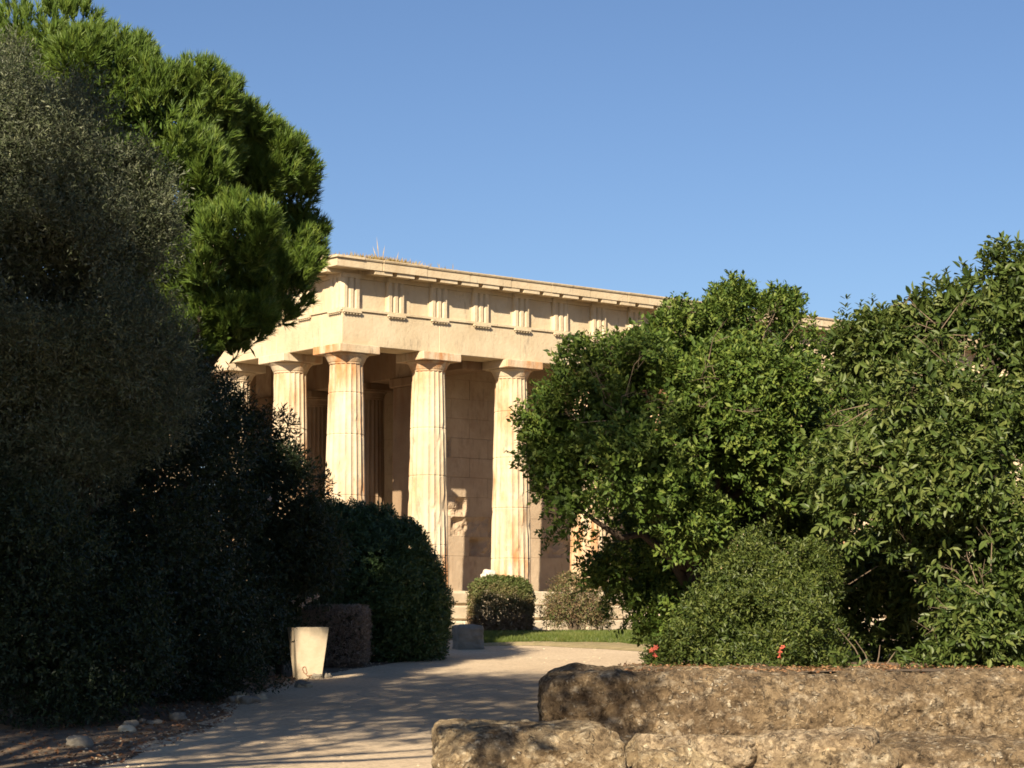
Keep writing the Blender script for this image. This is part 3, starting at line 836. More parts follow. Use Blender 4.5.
for x0 in (UA + .02, LU - UA - .78):
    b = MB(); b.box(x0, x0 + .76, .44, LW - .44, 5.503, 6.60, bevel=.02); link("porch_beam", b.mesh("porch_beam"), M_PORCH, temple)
b = MB(); b.box(.44, LU - .44, .44, LW - .44, 6.65, 6.95)
for k in range(24):
    u = 1.0 + k * 1.29
    if not (UA - .3 < u < UA + 1.1): b.box(u, u + .42, .43, VW - .01, 6.30, 6.648)
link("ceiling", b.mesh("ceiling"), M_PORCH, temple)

# white marble fragment on the stylobate, dry grass on the cornice
fr = link("marble_fragment", rock_mesh("marble_fragment", (0.36, 0.30, 0.54), 0.02, 0.05, 3, 3, 3), M_WHITE, None, tuple(at(489, 576, t2w(4.3, -.30)[1])))
p = min((t2w(x, -.38, 0.24) for x in np.linspace(2, 7, 400)), key=lambda q: abs(512 + FPX * q[0] / q[1] - 488)); fr.location = tuple(p); fr.rotation_euler = (.1, .12, .5)
tag(fr, "small white marble fragment on the temple's top step behind the clipped hedge", "stone")
rng = np.random.default_rng(8); N = 1500
aa = rng.normal(0.62, 0.55, N); aa[:260] = rng.uniform(-0.3, 4.4, 260)
p0 = np.stack([t2w(x, -.78 + rng.uniform(0, .35), 7.70) for x in aa])
dd = unit(rng.normal(size=(N, 3)) * .5 + np.array((0, 0, 1))); ll = rng.uniform(.05, .19, N) * np.where(np.arange(N) < 260, .45, 1)
chunks = [leaf_mesh("", p0, dd, rng.normal(size=(N, 3)), ll, np.full(N, .018), rng.uniform(0, .8, N))]
stems = np.stack([t2w(x, -.72, 7.70) for x in (.42, .50, .36, .9, 2.6)]); n = len(stems)
chunks.append(leaf_mesh("", stems, unit(np.array([(-.12, 0, 1), (.15, 0, 1), (-.3, 0, 1), (.2, 0, .9), (0, 0, 1)])), np.tile((0, -1.0, 0), (n, 1)), np.array([.62, .42, .4, .3, .2]), np.full(n, .02), np.full(n, .2)))
gt = link("dry_grass_tuft", join_leaves("dry_grass_tuft", chunks), M_DRYGRASS)
tag(gt, "dry straw coloured weeds growing on top of the temple cornice near its corner", "weeds")

# ------------------------------------------------------------------ stones of the foreground
def stone(name, mesh, mat, loc, label, cat="stone", group=None, rot=(0, 0, 0)):
    return tag(link(name, mesh, mat, None, loc, rot), label, cat, group)
stone("stone_ledge", rock_mesh("stone_ledge", (6.6, 2.4, 1.16), 0.036, 0.075, 1.1, 16, 4, 0.05), M_ROCK, (0.33 + 3.3, 22.2, 0.33), "long brown conglomerate stone ledge studded with white pebbles, below the right bushes", "stone block", rot=(0, 0.004, 0))
stone("stone_block", rock_mesh("stone_block", (1.62, 1.5, 1.2), 0.022, 0.05, 1.6, 18, 12, 0.05), M_ROCK2, (0.13, 18.3, -0.04), "squared weathered stone block with a shadowed left end, in front of the ledge", "stone block", rot=(0, 0, .03))
stone("stone_block", rock_mesh("stone_block_wide", (2.35, 1.6, 1.2), 0.024, 0.075, 1.3, 14, 15, 0.06), M_ROCK2, (2.14, 18.4, -0.21), "rough wide stone block with pale flat top, right of the squared block", "stone block", rot=(0, .01, -.03))
stone("stone_block", rock_mesh("stone_block_low", (2.6, 1.6, 0.95), 0.028, 0.08, 1.2, 12, 25, 0.06), M_ROCK, (4.55, 18.4, -0.07), "low brown stone at the bottom right corner with a dark crack above it", "stone block", rot=(0, .03, 0))
for px, ztop, w, dpt, hh, Y, lab in ((668, .47, .55, .5, .26, 18.3, "small pale slab at the left end of the wide block, beside the squared block"), (728, .46, .5, .45, .26, 18.0, "pale rough lump in the middle of the wide block's top"),
                       (812, .52, 1.02, .7, .34, 18.05, "broad pale cream slab lying on top of the wide stone block"), (884, .36, .36, .35, .24, 17.9, "little pale wedge of stone at the wide block's right end"), (915, .26, .5, .35, .2, 17.8, "pale flat chip over the dark crack at lower right")):
    X = (px - 512) / FPX * Y
    stone("pale_stone", rock_mesh("pale_stone", (w, dpt, hh), .013, .038, 3.5, 8, int(px), 0.02), M_SLAB, (X, Y, ztop - hh / 2), lab, rot=(rng.normal() * .05, rng.normal() * .06, rng.normal() * .3))
rng = np.random.default_rng(31)
for i in range(17):                                   # stones along the left edge of the path
    px = rng.uniform(70, 330); py = float(np.interp(px, (70, 130, 240, 330), (752, 728, 704, 680))) + rng.normal() * 4
    P = on_ground(px, py); s = rng.uniform(.10, .26)
    stone("edging_stone", rock_mesh("edging_stone", (s, s * .8, s * .5), .012, .05, 4, 3.5, i), M_GREYSTONE if i % 3 else M_PALE, tuple(P + np.array((0, 0, s * .12))),
          "small rough stone lying along the shaded left edge of the path", "stone", "stones edging the path", (0, 0, rng.uniform(0, 6)))
P = on_ground(468, 650)
stone("cut_stone_block", rock_mesh("cut_stone_block", (.56, .46, .56), .02, .022, 3, 10, 6), M_GREYSTONE, (P[0], P[1] + .25, P[2] + .20), "squat grey cut stone block at the near end of the grass strip", "stone block", rot=(0, 0, .35))
# leaf litter on the ledge
N = 5200
px = rng.uniform(1.2, 6.2, N) ** 1.0; pz = 0.905 + rng.uniform(0, .03, N)
lp = np.stack((px, rng.uniform(21.3, 23.6, N) + 0.0, pz + .03 * (rng.random(N))), 1)
keep = (vnoise(lp * 1.1, 6) + rng.normal(size=N) * .12 > 0.5) | (lp[:, 1] > 22.6); lp = lp[keep]; N = len(lp)
lit = join_leaves("leaf_litter", [leaf_mesh("", lp, rng.normal(size=(N, 3)) * np.array((1, 1, .25)), rng.normal(size=(N, 3)) * .5 + np.array((0, 0, 1)), rng.uniform(.025, .055, N), np.full(N, .022), rng.random(N))])
tag(link("leaf_litter", lit, M_LITTER), "reddish dry leaves scattered on the stone ledge under the bushes", kind="stuff")
# dry leaves under the left hedge
N = 3600
Yq = rng.uniform(20, 33, N); Xq = np.interp(Yq, [r[0] for r in prow], [r[1] for r in prow]) - np.abs(rng.normal(size=N)) * 1.1 + .15
lp = np.stack((Xq, Yq, [hz(y) + .012 for y in Yq]), 1)
lit = join_leaves("fallen_leaves", [leaf_mesh("", lp, rng.normal(size=(N, 3)) * np.array((1, 1, .3)), rng.normal(size=(N, 3)) * .5 + np.array((0, 0, 1)), rng.uniform(.03, .08, N), np.full(N, .025), rng.random(N) * .4)])
tag(link("fallen_leaves", lit, M_LITTER), "brown fallen leaves on the shaded ground left of the path", kind="stuff")

# ------------------------------------------------------------------ the planter
P = on_ground(306, 679); k = P[1] / FPX
pl = empty("planter", (P[0] + .0, P[1] + .22, P[2]), 0.30)
tag(pl, "pale tapered square planter beside the path, half in dappled sun", "planter")
b = MB()
def taper(b, w0, w1, z0, z1, inner=False):
    V = [(sx * w, sy * w, z) for w, z in ((w0, z0), (w1, z1)) for sx, sy in ((-1, -1), (1, -1), (1, 1), (-1, 1))]
    return V
wb, wt, hgt = .185, .275, .80
V = taper(b, wb, wt, 0, hgt) + [(sx * (wt - .045), sy * (wt - .045), hgt) for sx, sy in ((-1, -1), (1, -1), (1, 1), (-1, 1))] + [(sx * (wt - .07), sy * (wt - .07), hgt - .12) for sx, sy in ((-1, -1), (1, -1), (1, 1), (-1, 1))]
F = [(3, 2, 1, 0)] + [(r * 4 + i, r * 4 + (i + 1) % 4, (r + 1) * 4 + (i + 1) % 4, (r + 1) * 4 + i) for r in range(3) for i in range(4)]
b.add(V, F); link("pot", b.mesh("pot"), M_CONCRETE, pl)
b = MB(); b.box(-wt + .075, wt - .075, -wt + .075, wt - .075, hgt - .16, hgt - .118); link("soil", b.mesh("soil"), M_EARTH, pl)
b = MB()
def face(x, z): return (x, -(wb + (wt - wb) * z / hgt) - .006, z)
sr = np.random.default_rng(4); x, z, q = -.09, .07, .6            # a faded looping smear near the foot
seg = []
for k in range(26):
    q += sr.normal() * .55 + .25; x = min(.04, max(-.12, x + .020 * math.cos(q) + .003)); z = min(.19, max(.05, z + .020 * math.sin(q) + .001)); seg.append((x, z))
b.tube([face(*p_) for p_ in seg], [.0065] * len(seg), 5)
link("painted_scrawl", b.mesh("painted_scrawl"), M_SCRAWL, pl)

# ------------------------------------------------------------------ clipped hedges
def box_hedge(rng, c, size, n, leaf, power=6, rot=0.0, up=.4):
    d = rng.uniform(-1, 1, size=(n, 3)); ax = rng.integers(0, 3, n); d[np.arange(n), ax] = np.sign(d[np.arange(n), ax]) * 1.0
    sc = (np.abs(d) ** power).sum(1) ** (-1 / power); P = d * sc[:, None]
    shell = 1 - np.abs(rng.normal(size=n)) * .10
    P = P * shell[:, None] * (1 + (.13 if power < 7 else .04) * fbm(P * 3, 3, 2))[:, None]
    nd = np.sign(P) * np.abs(P) ** (power - 1); nd = unit(nd)
    P = P * np.array(size) / 2
    cs, sn = math.cos(rot), math.sin(rot); R = np.array(((cs, sn, 0), (-sn, cs, 0), (0, 0, 1)))
    return P @ R + c, nd @ R
rng = np.random.default_rng(40)
def hedge(name, label, px0, px1, py0, py1, depth, mat, n, per, leaf, width, tint_fn=None, seed=0, power=6, rot=0.0, cat="hedge", stems=True, trunk=M_TWIG, Yfix=None):
    rng = np.random.default_rng(seed)
    G = on_ground((px0 + px1) / 2, py1) if Yfix is None else at((px0 + px1) / 2, py1, Yfix); Y = G[1] + depth / 2
    w = (px1 - px0) * G[1] / FPX; h = (py1 - py0) * G[1] / FPX
    c = np.array((G[0], Y, hz(Y) + h / 2 + .02))
    p, d = box_hedge(rng, c, (w, depth, h * .97), n, leaf, power, rot)
    ch = sprig_leaves(rng, p, d, per, leaf * 1.2, leaf, width, up=.4, tint0=.5, tvar=.22)
    if tint_fn: ch = [(v, f, tint_fn(v, t, c, h)) for v, f, t in ch]
    root = empty(name, (c[0], c[1], hz(Y))); tag(root, label, cat)
    me = join_leaves("foliage", ch); off = np.array(root.location)
    co = np.empty(len(me.vertices) * 3, dtype=np.float32); me.vertices.foreach_get("co", co); me.vertices.foreach_set("co", (co.reshape(-1, 3) - off).astype(np.float32).ravel()); me.update()
    link("foliage", me, mat, root)
    b = MB()
    for i in range(17):
        x, y = rng.uniform(-.32, .32) * w, rng.uniform(-.32, .32) * depth
        b.tube([(x * .5, y * .5, -.1), (x, y, h * .35), (x * 1.25 + rng.normal() * .05, y * 1.25, h * .8)], [.022, .016, .006], 5)
    link("stems", b.mesh("stems"), trunk, root)
    return root
def two_tone(v, t, c, h):        # browned lower down, still green along the top
    z = (v[:, 2] - (c[2] - h / 2)) / h
    return np.clip(t * .5 + (z - .35) * 1.1 + .25 * fbm(v * 3.0, 3, 7), 0, 1)
hedge("clipped_hedge", "square clipped hedge, green on top and browned below, in front of the third column", 471, 531, 577, 634, .9, M_BROWNHEDGE, 8500, 4, .065, .42, two_tone, 50, 4, Yfix=47.3)
hedge("brown_hedge", "dead brown clipped box hedge standing behind the pale planter", 286, 364, 610, 668, 1.2, M_DEADHEDGE, 9000, 4, .04, .4, None, 51, 14, trunk=M_BARK)
# thin half-dry shrub right of the clipped hedge
rng = np.random.default_rng(52)
G = at(575, 634, 48.4); base = np.array((G[0], 48.4, hz(48.4)))
c, r = px_lobes([(570, 600, 24, base[1]), (585, 606, 22, base[1]), (556, 612, 16, base[1]), (600, 616, 14, base[1] + .2), (572, 588, 15, base[1])])
p, d = lobe_points(rng, c, r, 6500, depth=.9)
ch = sprig_leaves(rng, p, d, 3, .10, .055, .42, up=.5, tint0=.45, tvar=.3)
root = tree("sparse_shrub", "thin half dry shrub with bare grey twigs, right of the square clipped hedge", "shrub", base, join_leaves("crown", ch), M_BROWNHEDGE)
b = MB()
for i in range(46):
    a = rng.uniform(0, 6.28); s = rng.uniform(.1, .75); hh = rng.uniform(.5, 1.25)
    b.tube([(0, 0, -.1), (s * .35 * math.cos(a), s * .35 * math.sin(a), hh * .5), (s * math.cos(a), s * math.sin(a), hh)], [.016, .011, .004], 5)
link("stems", b.mesh("stems"), M_TWIG, root)

# ------------------------------------------------------------------ left side: big dark rounded hedge by the path
SUNV = np.array(to_sun)
GAPS = []                                   # chinks in the foliage through which the sun reaches the planter
def chinks(p):
    ok = np.ones(len(p), bool)
    for q, rad in GAPS:
        w = p - q; t = w @ SUNV
        ok &= ~((t > .6) & (np.linalg.norm(w - t[:, None] * SUNV, axis=1) < rad))
    return ok
GAPS.append((on_ground(306, 679) + np.array((.06, 0, .36)), .58))

def make_crown(seed, lobes, n, per, stem, leaf, width, up=.3, six=False, knob=6, tint0=.5, tvar=.2, inner=3000, depth=.4, keep=.65, droop=0.0, ksize=(.28, .5), inner_leaf=1.6, extra=None, spread=.9, gap=None, inner_r=.85):
    rng = np.random.default_rng(seed)
    c, r = px_lobes(lobes); c0, r0 = c, r
    if knob: c, r = knobs(rng, c, r, knob, ksize)
    p, d = lobe_points(rng, c, r, n, depth=depth, keep=keep, gap=gap)
    ok = p[:, 2] > np.array([hz(y) for y in p[:, 1]]) + .03; ok &= chinks(p); p = p[ok]; d = d[ok]
    ch = sprig_leaves(rng, p, d, per, stem, leaf, width, up, spread, six, tint0, tvar, droop)
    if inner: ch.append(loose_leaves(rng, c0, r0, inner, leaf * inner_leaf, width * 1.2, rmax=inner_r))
    if extra: ch += extra(rng)
    return join_leaves("crown", ch), c0, rng

me, c0, rng = make_crown(60, [(375, 590, 66, 37.4), (335, 575, 62, 37.6), (402, 606, 44, 37.2), (380, 625, 62, 37.3), (330, 635, 60, 37.4), (408, 632, 40, 37.0), (352, 545, 40, 37.6), (388, 565, 44, 37.5), (325, 545, 38, 37.8), (372, 545, 34, 37.7), (412, 600, 34, 37.3)],
                         22000, 7, .13, .062, .42, tvar=.18, inner=16000, inner_r=.9, depth=.22, knob=7, ksize=(.12, .25), keep=.75)
G = on_ground(375, 664); base = np.array((G[0], 37.6, hz(37.6)))
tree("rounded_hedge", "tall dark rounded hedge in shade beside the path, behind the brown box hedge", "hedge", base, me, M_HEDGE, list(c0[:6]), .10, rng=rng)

def twig_mesh(rng, c, r, n, ln=.5):
    b = MB(); p, d = lobe_points(rng, c, r, n, depth=.5, keep=.5)
    for a, q in zip(p, d):
        e = a + unit(q + rng.normal(size=3) * .6 + np.array((0, 0, .5))) * ln * rng.uniform(.5, 1.2); m = (a + e) / 2 + rng.normal(size=3) * .05
        b.tube([a - q * .2, m, e], [.007, .005, .002], 4)
        for _ in range(3):
            t = rng.uniform(.3, .9); st = a + (e - a) * t
            b.tube([st, st + unit(e - a + rng.normal(size=3) * .9 * np.linalg.norm(e - a)) * .2], [.003, .0015], 4)
    return b.mesh("twigs")
def add_twigs(root, rng, px_l, n, ln=.5, mat=None):
    c, r = px_lobes(px_l)
    for k in range(len(c)): tag(link("twigs", twig_mesh(rng, c[k:k + 1] - np.array(root.location), r[k:k + 1], n // len(c), ln), mat or M_TWIG, root), kind="stuff")
def dead_sprigs(root, rng, spots, Y, leaf):
    p = np.concatenate([at(x, y, Y) + rng.normal(size=(7, 3)) * .09 for x, y in spots]) - np.array(root.location)
    link("dead_leaves", join_leaves("dead_leaves", sprig_leaves(rng, p, rng.normal(size=p.shape), 4, .12, leaf, .45)), M_LITTER, root)

def shoots(px_list, Y, leaf, width, per=14, six=False, tint=.55, jitter=.05):
    """upright leafy shoots: (px, py bottom, py top)"""
    def f(rng):
        ch = []
        for x0, y0, x1, y1 in px_list:
            a = at(x0, y0, Y); e = at(x1, y1, Y); t = np.linspace(0, 1, per * 3)
            p = a + (e - a) * t[:, None] + rng.normal(size=(len(t), 3)) * .015
            ang = np.arange(len(t)) * 2.4
            dd = np.stack((np.cos(ang), np.sin(ang), np.full(len(t), .75)), 1)
            L = leaf * rng.uniform(.7, 1.2, len(t)) * (1 - .35 * t)
            ch.append(leaf_mesh("", p, dd, np.stack((-np.cos(ang), -np.sin(ang), np.full(len(t), 1.2)), 1), L, L * width, tint + rng.normal(size=len(t)) * .15, six))
        return ch
    return f

# oleander-like shrub between the olive and the rounded hedge
me, c0, rng = make_crown(61, [(262, 500, 48, 33.8), (240, 455, 45, 33.8), (285, 545, 46, 33.9), (255, 570, 56, 33.8), (258, 615, 40, 33.7), (225, 520, 60, 33.6), (215, 410, 36, 34), (275, 470, 24, 33.8), (225, 640, 52, 33.3), (205, 600, 70, 33.2), (300, 575, 34, 34.6)],
                         13000, 6, .22, .10, .26, up=.5, tvar=.2, inner=8000, depth=.5, extra=shoots([(268, 470, 278, 425), (250, 430, 256, 395), (285, 500, 303, 470), (292, 510, 312, 490), (236, 420, 232, 385), (300, 545, 318, 515)], 33.5, .12, .25))
G = on_ground(265, 684); base = np.array((G[0], 33.2, hz(33.2)))
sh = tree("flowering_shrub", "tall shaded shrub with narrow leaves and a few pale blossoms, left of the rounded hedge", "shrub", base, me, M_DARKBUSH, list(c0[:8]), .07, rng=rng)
def blossom_mesh(seed, s=.05, petals=5):
    rng = np.random.default_rng(seed); b = MB()
    for k in range(petals):
        a = 2 * math.pi * k / petals; c, sn = math.cos(a), math.sin(a); c2, s2 = math.cos(a + .5), math.sin(a + .5); c3, s3 = math.cos(a - .5), math.sin(a - .5)
        b.add([(0, 0, 0), (c2 * s * .7, s2 * s * .7, s * .35), (c * s * 1.2, sn * s * 1.2, s * .25 + rng.uniform(0, .02)), (c3 * s * .7, s3 * s * .7, s * .35)], [(0, 1, 2, 3)])
    b.lathe([(s * .22, -s * .5), (s * .3, 0.0), (s * .12, s * .2)], n=8)
    return b.mesh("blossom")
bl = blossom_mesh(1)
for px_, py_, Y in ((302, 605, 33.9), (310, 599, 34.0), (299, 597, 33.9), (307, 602, 33.9), (292, 601, 33.5), (270, 500, 32.9), (317, 597, 34.0)):
    link("blossom", bl, M_PALEFLOWER, sh, tuple(at(px_, py_, Y) - base), (1.1 + rng.normal() * .3, rng.normal() * .3, rng.uniform(0, 6)))

# dark evergreen mass under the olive
me, c0, rng = make_crown(62, [(60, 600, 105, 26), (150, 590, 100, 27.4), (30, 660, 70, 24.2), (-40, 640, 90, 24.5), (110, 665, 60, 25.0), (20, 560, 80, 24.4), (-60, 520, 100, 24.6), (10, 520, 110, 28.5), (110, 500, 100, 29), (190, 480, 65, 29.5), (200, 640, 75, 28.4), (100, 660, 80, 27.6), (10, 660, 90, 27.4), (180, 410, 50, 30), (-80, 600, 120, 28), (215, 670, 42, 28.6), (130, 420, 80, 30), (120, 500, 80, 30.6), (80, 470, 70, 30.8), (165, 545, 70, 30.6), (50, 540, 80, 30.4), (200, 540, 60, 30.2)],
                         36000, 6, .18, .06, .42, tvar=.22, inner=42000, depth=.5)
base = np.array((at(90, 700, 28.6)[0], 28.8, hz(28.8)))
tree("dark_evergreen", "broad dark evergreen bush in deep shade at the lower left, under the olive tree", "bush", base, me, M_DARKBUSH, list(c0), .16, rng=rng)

# the olive tree
me, c0, rng = make_crown(63, [(10, 150, 84, 25.5), (62, 200, 74, 25.2), (118, 225, 38, 25.6), (146, 185, 24, 25.8), (30, 270, 100, 25), (100, 300, 75, 25.4), (130, 350, 56, 25.8), (-60, 200, 130, 25.5), (40, 390, 105, 25.4), (120, 410, 66, 26), (-70, 350, 120, 25.5), (0, 92, 42, 25.8), (45, 130, 40, 25.8), (88, 140, 28, 26), (155, 245, 26, 25.8), (30, 480, 90, 25.6), (152, 212, 20, 25.6), (135, 165, 16, 25.8), (80, 330, 80, 27.4), (110, 400, 80, 27.6), (20, 330, 90, 27.2), (60, 250, 70, 27.0), (60, 330, 60, 24.7), (100, 350, 50, 24.8), (40, 290, 50, 24.6)],
                         52000, 7, .24, .062, .25, up=.45, tvar=.26, inner=80000, inner_r=.8, depth=.7, keep=.55, inner_leaf=1.6, knob=9, ksize=(.2, .5), gap=(1.4, -.2),
                         extra=shoots([(110, 160, 118, 128), (125, 160, 133, 134), (140, 180, 150, 142), (150, 200, 165, 158), (160, 220, 182, 190), (165, 240, 186, 225), (60, 110, 66, 74), (85, 130, 98, 96), (30, 80, 34, 48), (100, 150, 112, 118), (8, 70, 10, 40), (150, 260, 184, 255)], 25.6, .065, .25, per=20))
base = np.array((at(20, 720, 25.6)[0], 25.8, hz(25.8)))
tree("olive_tree", "grey green olive tree at the left edge, its top catching the sun", "tree", base, me, M_OLIVE, [c0[8], c0[9], c0[18], c0[19]], .22, rng=rng)

# the pine
def pine_crown(seed, lobes, n_tufts, needles=24, ln=.20):
    rng = np.random.default_rng(seed); c, r = px_lobes(lobes); c0 = c; rr0 = r
    c, r = knobs(rng, c, r, 9, (.25, .42))
    p, d = lobe_points(rng, c, r, n_tufts, depth=.25, keep=.64, gap=(1.3, -.22)); ok = chinks(p); p = p[ok]; d = d[ok]
    ax = unit(d * .7 + np.array((0, 0, 1.0)) + rng.normal(size=p.shape) * .25)
    chunks = []
    st = rng.normal(size=len(p)) * .17
    V = []; T = []
    for k in range(needles):
        dd = unit(ax + rng.normal(size=p.shape) * .32)
        t = rng.uniform(0, .14, len(p)); L = ln * rng.uniform(.7, 1.15, len(p))
        side = unit(np.cross(dd, rng.normal(size=p.shape))) * .010
        b0 = p + ax * t[:, None]
        V.append(np.stack((b0 + side, b0 + dd * L[:, None], b0 - side), 1).reshape(-1, 3)); T.append(np.repeat(.5 + st + rng.normal(size=len(p)) * .12, 3))
    V = np.concatenate(V); i = np.arange(len(V) // 3) * 3
    tri = (V, np.stack((i, i + 1, i + 2), 1), np.concatenate(T))
    inn = loose_leaves(rng, c0, rr0, 9000, .22, .25, .2, .1, .75)
    return join_leaves("crown", [tri, inn]), c0, rng
me, c0, rng = pine_crown(70, [(280, 205, 32, 33.8), (284, 238, 28, 33.9), (258, 160, 38, 33.4), (270, 275, 32, 33.6), (222, 130, 38, 33), (30, 80, 78, 31.4), (95, 95, 70, 30.9), (-50, 80, 90, 31.9), (150, 120, 62, 31.0), (195, 130, 50, 31.9), (245, 170, 58, 33.6), (262, 200, 48, 34.0), (280, 250, 44, 34.0), (140, 190, 80, 31.2), (215, 255, 48, 31.0), (240, 235, 34, 30.6), (220, 310, 44, 31.6), (270, 285, 40, 33.8), (60, 170, 90, 31.9), (190, 340, 26, 31.4), (285, 165, 22, 34.2), (235, 335, 28, 32.6), (170, 270, 60, 31.9), (248, 125, 26, 32.9), (205, 105, 30, 32.0), (130, 75, 34, 31.4)],
                         20000, ln=.16)
base = np.array((at(60, 600, 32)[0], 32.2, hz(32.2)))
tree("pine_tree", "tall bright green pine with dense rounded crown at the upper left", "tree", base, me, M_PINE, list(c0), .30, rng=rng)

# ------------------------------------------------------------------ right side
me, c0, rng = make_crown(80, [(612, 425, 70, 26.9), (562, 432, 36, 27.2), (600, 372, 34, 27.6), (650, 378, 46, 27.9), (690, 362, 50, 28.3), (735, 335, 42, 28.6), (778, 362, 44, 28.6), (655, 480, 74, 26.2), (572, 502, 36, 27), (745, 440, 78, 27.0), (812, 396, 42, 28.4), (700, 575, 70, 29.4), (650, 592, 42, 29.2), (830, 460, 70, 28), (556, 466, 28, 27), (733, 302, 20, 28.8), (776, 310, 18, 28.8), (560, 530, 18, 27), (612, 562, 24, 28.6), (690, 640, 50, 29.2), (833, 356, 22, 28.6), (808, 356, 24, 28.6), (845, 380, 30, 28.8), (548, 400, 18, 27.4), (700, 415, 58, 26.7), (790, 520, 60, 28.9), (640, 440, 40, 26.0), (860, 420, 50, 29), (740, 490, 90, 30), (660, 520, 70, 29.8), (720, 640, 60, 30), (690, 520, 34, 26.6), (655, 555, 28, 28.4), (676, 600, 40, 28.6), (700, 600, 50, 28.2), (664, 625, 28, 28.8)],
                         20000, 8, .16, .086, .46, up=.5, knob=10, tvar=.24, inner=26000, inner_r=.55, depth=.36, keep=.6, ksize=(.20, .50), gap=(1.0, .035),
                         extra=shoots([(730, 310, 732, 276), (722, 318, 718, 290), (738, 305, 741, 284), (768, 310, 772, 287), (776, 312, 780, 289), (762, 318, 758, 300), (545, 400, 530, 380), (540, 430, 514, 420), (545, 462, 505, 452), (548, 470, 510, 465), (555, 530, 540, 556), (625, 345, 615, 328), (590, 372, 575, 342), (600, 362, 590, 345), (655, 345, 650, 322), (680, 330, 672, 308), (700, 325, 704, 300), (812, 345, 815, 322), (800, 345, 796, 326), (592, 585, 570, 598), (615, 590, 596, 612), (640, 345, 636, 326)], 27.6, .085, .45, per=18))
base = np.array((at(700, 660, 27.6)[0], 27.8, hz(27.8) + .25))
tA = tree("broad_evergreen_tree", "broad bright evergreen tree hiding the temple's right part, its left branches drooping over the columns", "tree", base, me, M_BROADLEAF, list(c0[:14]), .17, rng=rng)

add_twigs(tA, rng, [(620, 415, 40, 26.4), (600, 380, 30, 27.0), (700, 400, 60, 26.4), (760, 370, 50, 28)], 64, .42)
dead_sprigs(tA, rng, [(634, 432), (655, 400)], 26.2, .06)
me, c0, rng = make_crown(81, [(868, 392, 46, 24.6), (935, 362, 50, 24.4), (1000, 330, 58, 24.2), (905, 440, 70, 24), (985, 430, 80, 23.7), (850, 462, 44, 24.2), (862, 505, 44, 23.9), (965, 500, 72, 23.5), (1030, 560, 84, 23.2), (1010, 610, 54, 23), (938, 312, 22, 24.6), (1005, 275, 22, 24.4), (1085, 330, 90, 24.2), (1100, 470, 110, 23.8), (905, 340, 22, 24.8), (1080, 600, 80, 23.4), (980, 640, 30, 23), (870, 350, 26, 24.8), (900, 600, 66, 26.2), (930, 640, 50, 26.4), (870, 640, 46, 26.4), (840, 620, 50, 26.2), (965, 300, 26, 24.6)],
                         9800, 8, .22, .115, .44, up=.35, six=True, knob=9, tvar=.24, inner=13000, inner_r=.55, depth=.36, keep=.6, inner_leaf=1.1, droop=.25, ksize=(.20, .46), gap=(1.15, .02),
                         extra=shoots([(848, 340, 846, 297), (842, 340, 838, 312), (870, 335, 872, 296), (864, 335, 861, 302), (882, 335, 886, 306), (920, 310, 925, 284), (930, 310, 932, 288), (945, 300, 946, 271), (937, 300, 938, 276), (955, 300, 958, 280), (985, 275, 983, 252), (1005, 265, 1008, 238), (1015, 265, 1018, 242), (896, 330, 902, 308), (968, 290, 970, 270), (1020, 270, 1030, 236)], 24.5, .12, .34, per=11, six=True))
base = np.array((at(960, 660, 24.6)[0], 24.8, .90))
tB = tree("large_leaved_bush", "tall bush of large glossy leaves at the right edge above the stone ledge", "bush", base, me, M_LAUREL, list(c0[:12]), .10, rng=rng)

add_twigs(tB, rng, [(880, 400, 36, 23.9), (960, 380, 60, 23.6), (900, 560, 50, 24.2), (990, 600, 50, 22.8), (940, 330, 30, 24.2), (920, 470, 60, 23.8), (940, 420, 60, 23.8)], 60, .36)
me, c0, rng = make_crown(82, [(752, 592, 40, 23.6), (790, 622, 44, 23.3), (735, 640, 38, 23.2), (692, 655, 24, 23.4), (664, 662, 14, 23.4), (772, 556, 26, 23.8), (808, 575, 28, 23.8), (818, 650, 28, 23.2), (712, 618, 26, 23.5), (765, 655, 30, 23.0)],
                         9000, 7, .15, .054, .38, up=.45, knob=9, tvar=.22, inner=5000, depth=.42, keep=.6, ksize=(.2, .5), inner_r=.6, gap=(1.7, .0), extra=shoots([(668, 650, 648, 640), (660, 660, 640, 655), (820, 640, 838, 655), (770, 530, 775, 512), (700, 615, 690, 596), (725, 600, 720, 580), (752, 560, 748, 535), (790, 560, 796, 528), (735, 575, 728, 552), (815, 590, 826, 560), (712, 605, 700, 580), (680, 640, 664, 622), (765, 550, 762, 522)], 23.4, .07, .4))
base = np.array((at(745, 660, 23.8)[0], 23.9, .90))
tC = tree("pomegranate_shrub", "low fine leaved green shrub with red flowers on the ledge, below the evergreen tree", "shrub", base, me, M_POME, list(c0[:6]), .05, rng=rng)
fl = blossom_mesh(2, .034, 6)
for px_, py_, Y in ((652, 651, 22.9), (656, 648, 22.9), (654, 655, 22.95), (781, 652, 22.6), (779, 657, 22.6), (783, 648, 22.65)):
    link("flower", fl, M_FLOWER, tC, tuple(at(px_, py_, Y) - base), (1.2 + rng.normal() * .3, rng.normal() * .4, rng.uniform(0, 6)))
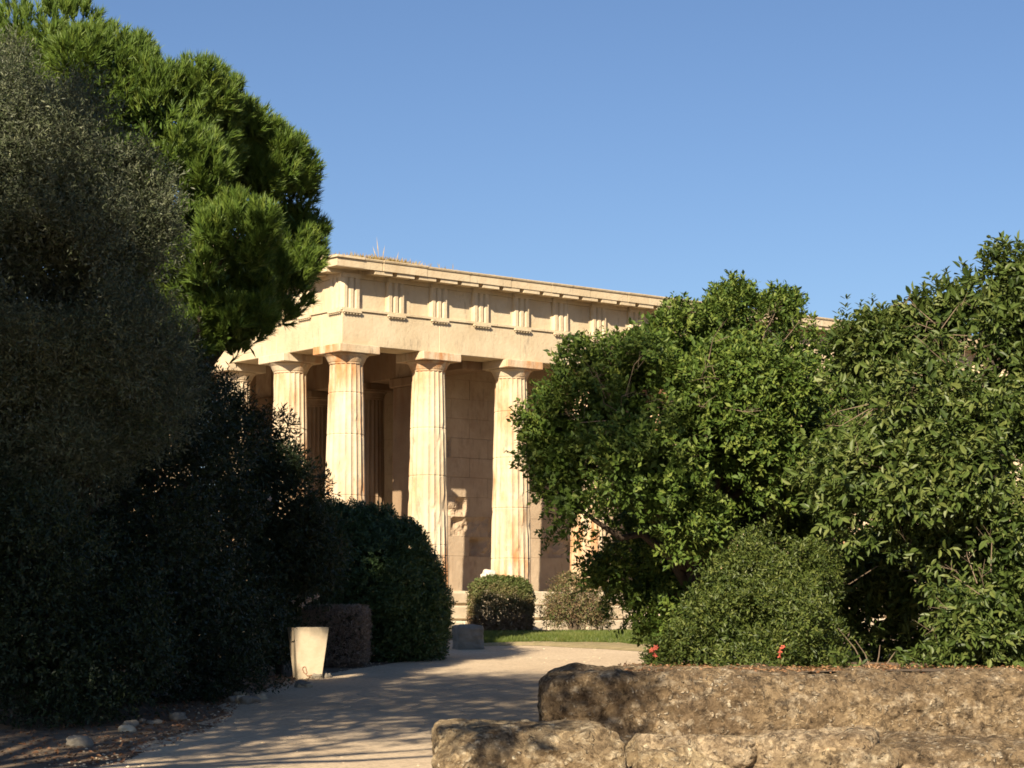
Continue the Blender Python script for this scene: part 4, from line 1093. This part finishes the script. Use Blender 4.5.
# dry stalks and low seedlings in the dark hollow
b = MB()
for x0, y0, x1, y1 in ((872, 674, 855, 640), (874, 674, 880, 645), (868, 674, 838, 628), (880, 674, 895, 652), (770, 400, 800, 470)):
    if y0 < 500: continue
    a, e = at(x0, y0, 22.9), at(x1, y1, 22.9); b.tube([a, (a + e) / 2 + np.array((.02, 0, .03)), e], [.007, .006, .003], 5)
tag(link("dry_stalks", b.mesh("dry_stalks"), M_TWIG), "few bare dry stalks standing on the ledge in the dark hollow of the bushes", "plant")
rng = np.random.default_rng(90)
def seedling(px_, w, h, label, n=60):
    P = at(px_, 672, 22.7); c = P + np.array((0, 0, h * .4)); r = np.array([w])
    p, d = lobe_points(rng, c[None], r, n, depth=.8); p[:, 2] = P[2] + (p[:, 2] - P[2]) * h / w * .6
    o = link("seedling", join_leaves("seedling", sprig_leaves(rng, p, d, 3, .08, .09, .5, up=.7, six=True)), M_LAUREL); tag(o, label, "plant")
seedling(925, .25, .3, "low leafy seedling on the ledge right of the dark hollow")
seedling(845, .14, .2, "tiny seedling on the ledge left of the dry stalks", 24)

# ------------------------------------------------------------------ tall trees left of the view: they throw the shade on the path
def shade_tree(seed, lobes, base, label, n, r0):
    rng = np.random.default_rng(seed); c = np.array([l[:3] for l in lobes], float); r = np.array([l[3] for l in lobes], float)
    c2, r2 = knobs(rng, c, r, 8, (.3, .55))
    p, d = lobe_points(rng, c2, r2, n, depth=.7, keep=.6); ok = chinks(p); p = p[ok]; d = d[ok]
    ch = sprig_leaves(rng, p, d, 6, .35, .15, .45, up=.2)
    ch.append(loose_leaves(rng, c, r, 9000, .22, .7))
    tree("shade_tree", label, "tree", np.array(base), join_leaves("crown", ch), M_SHADE, [tuple(q) for q in c], r0, rng=rng)
shade_tree(101, [(-8.5, 10, 12.2, 2.6), (-6.3, 9.5, 10.6, 1.9), (-10.8, 10.5, 11.5, 2.8), (-8.2, 10, 9.0, 2.2), (-5.0, 9.5, 9.6, 1.3), (-11.5, 10, 8.6, 2.4), (-7.0, 10.2, 12.6, 1.4), (-9.6, 11, 13.2, 1.4), (-11.5, 11, 12.8, 1.9), (-4.0, 10, 13.6, .95), (-5.2, 10, 13.0, .9), (-2.75, 10, 7.4, .5), (-2.8, 10, 5.5, .42), (-4.0, 9.8, 7.9, .8)], (-9.2, 10.2, 0), "tall shade tree left of the camera, outside the view", 8500, .28)
shade_tree(102, [(-8.3, 17.5, 8.6, 1.3), (-9.2, 18, 7.0, 1.7), (-8.0, 18, 6.0, 1.2), (-10.2, 18, 8.2, 1.5), (-7.6, 17.5, 7.4, .8), (-6.9, 20, 12.4, .7), (-6.7, 20, 11.6, .8), (-7.6, 17.5, 9.8, 1.0), (-8.4, 17.5, 9.4, 1.1), (-7.3, 17.5, 8.4, .8)], (-9.4, 18, 0), "smaller shade tree left of the olive tree, outside the view", 6500, .2)
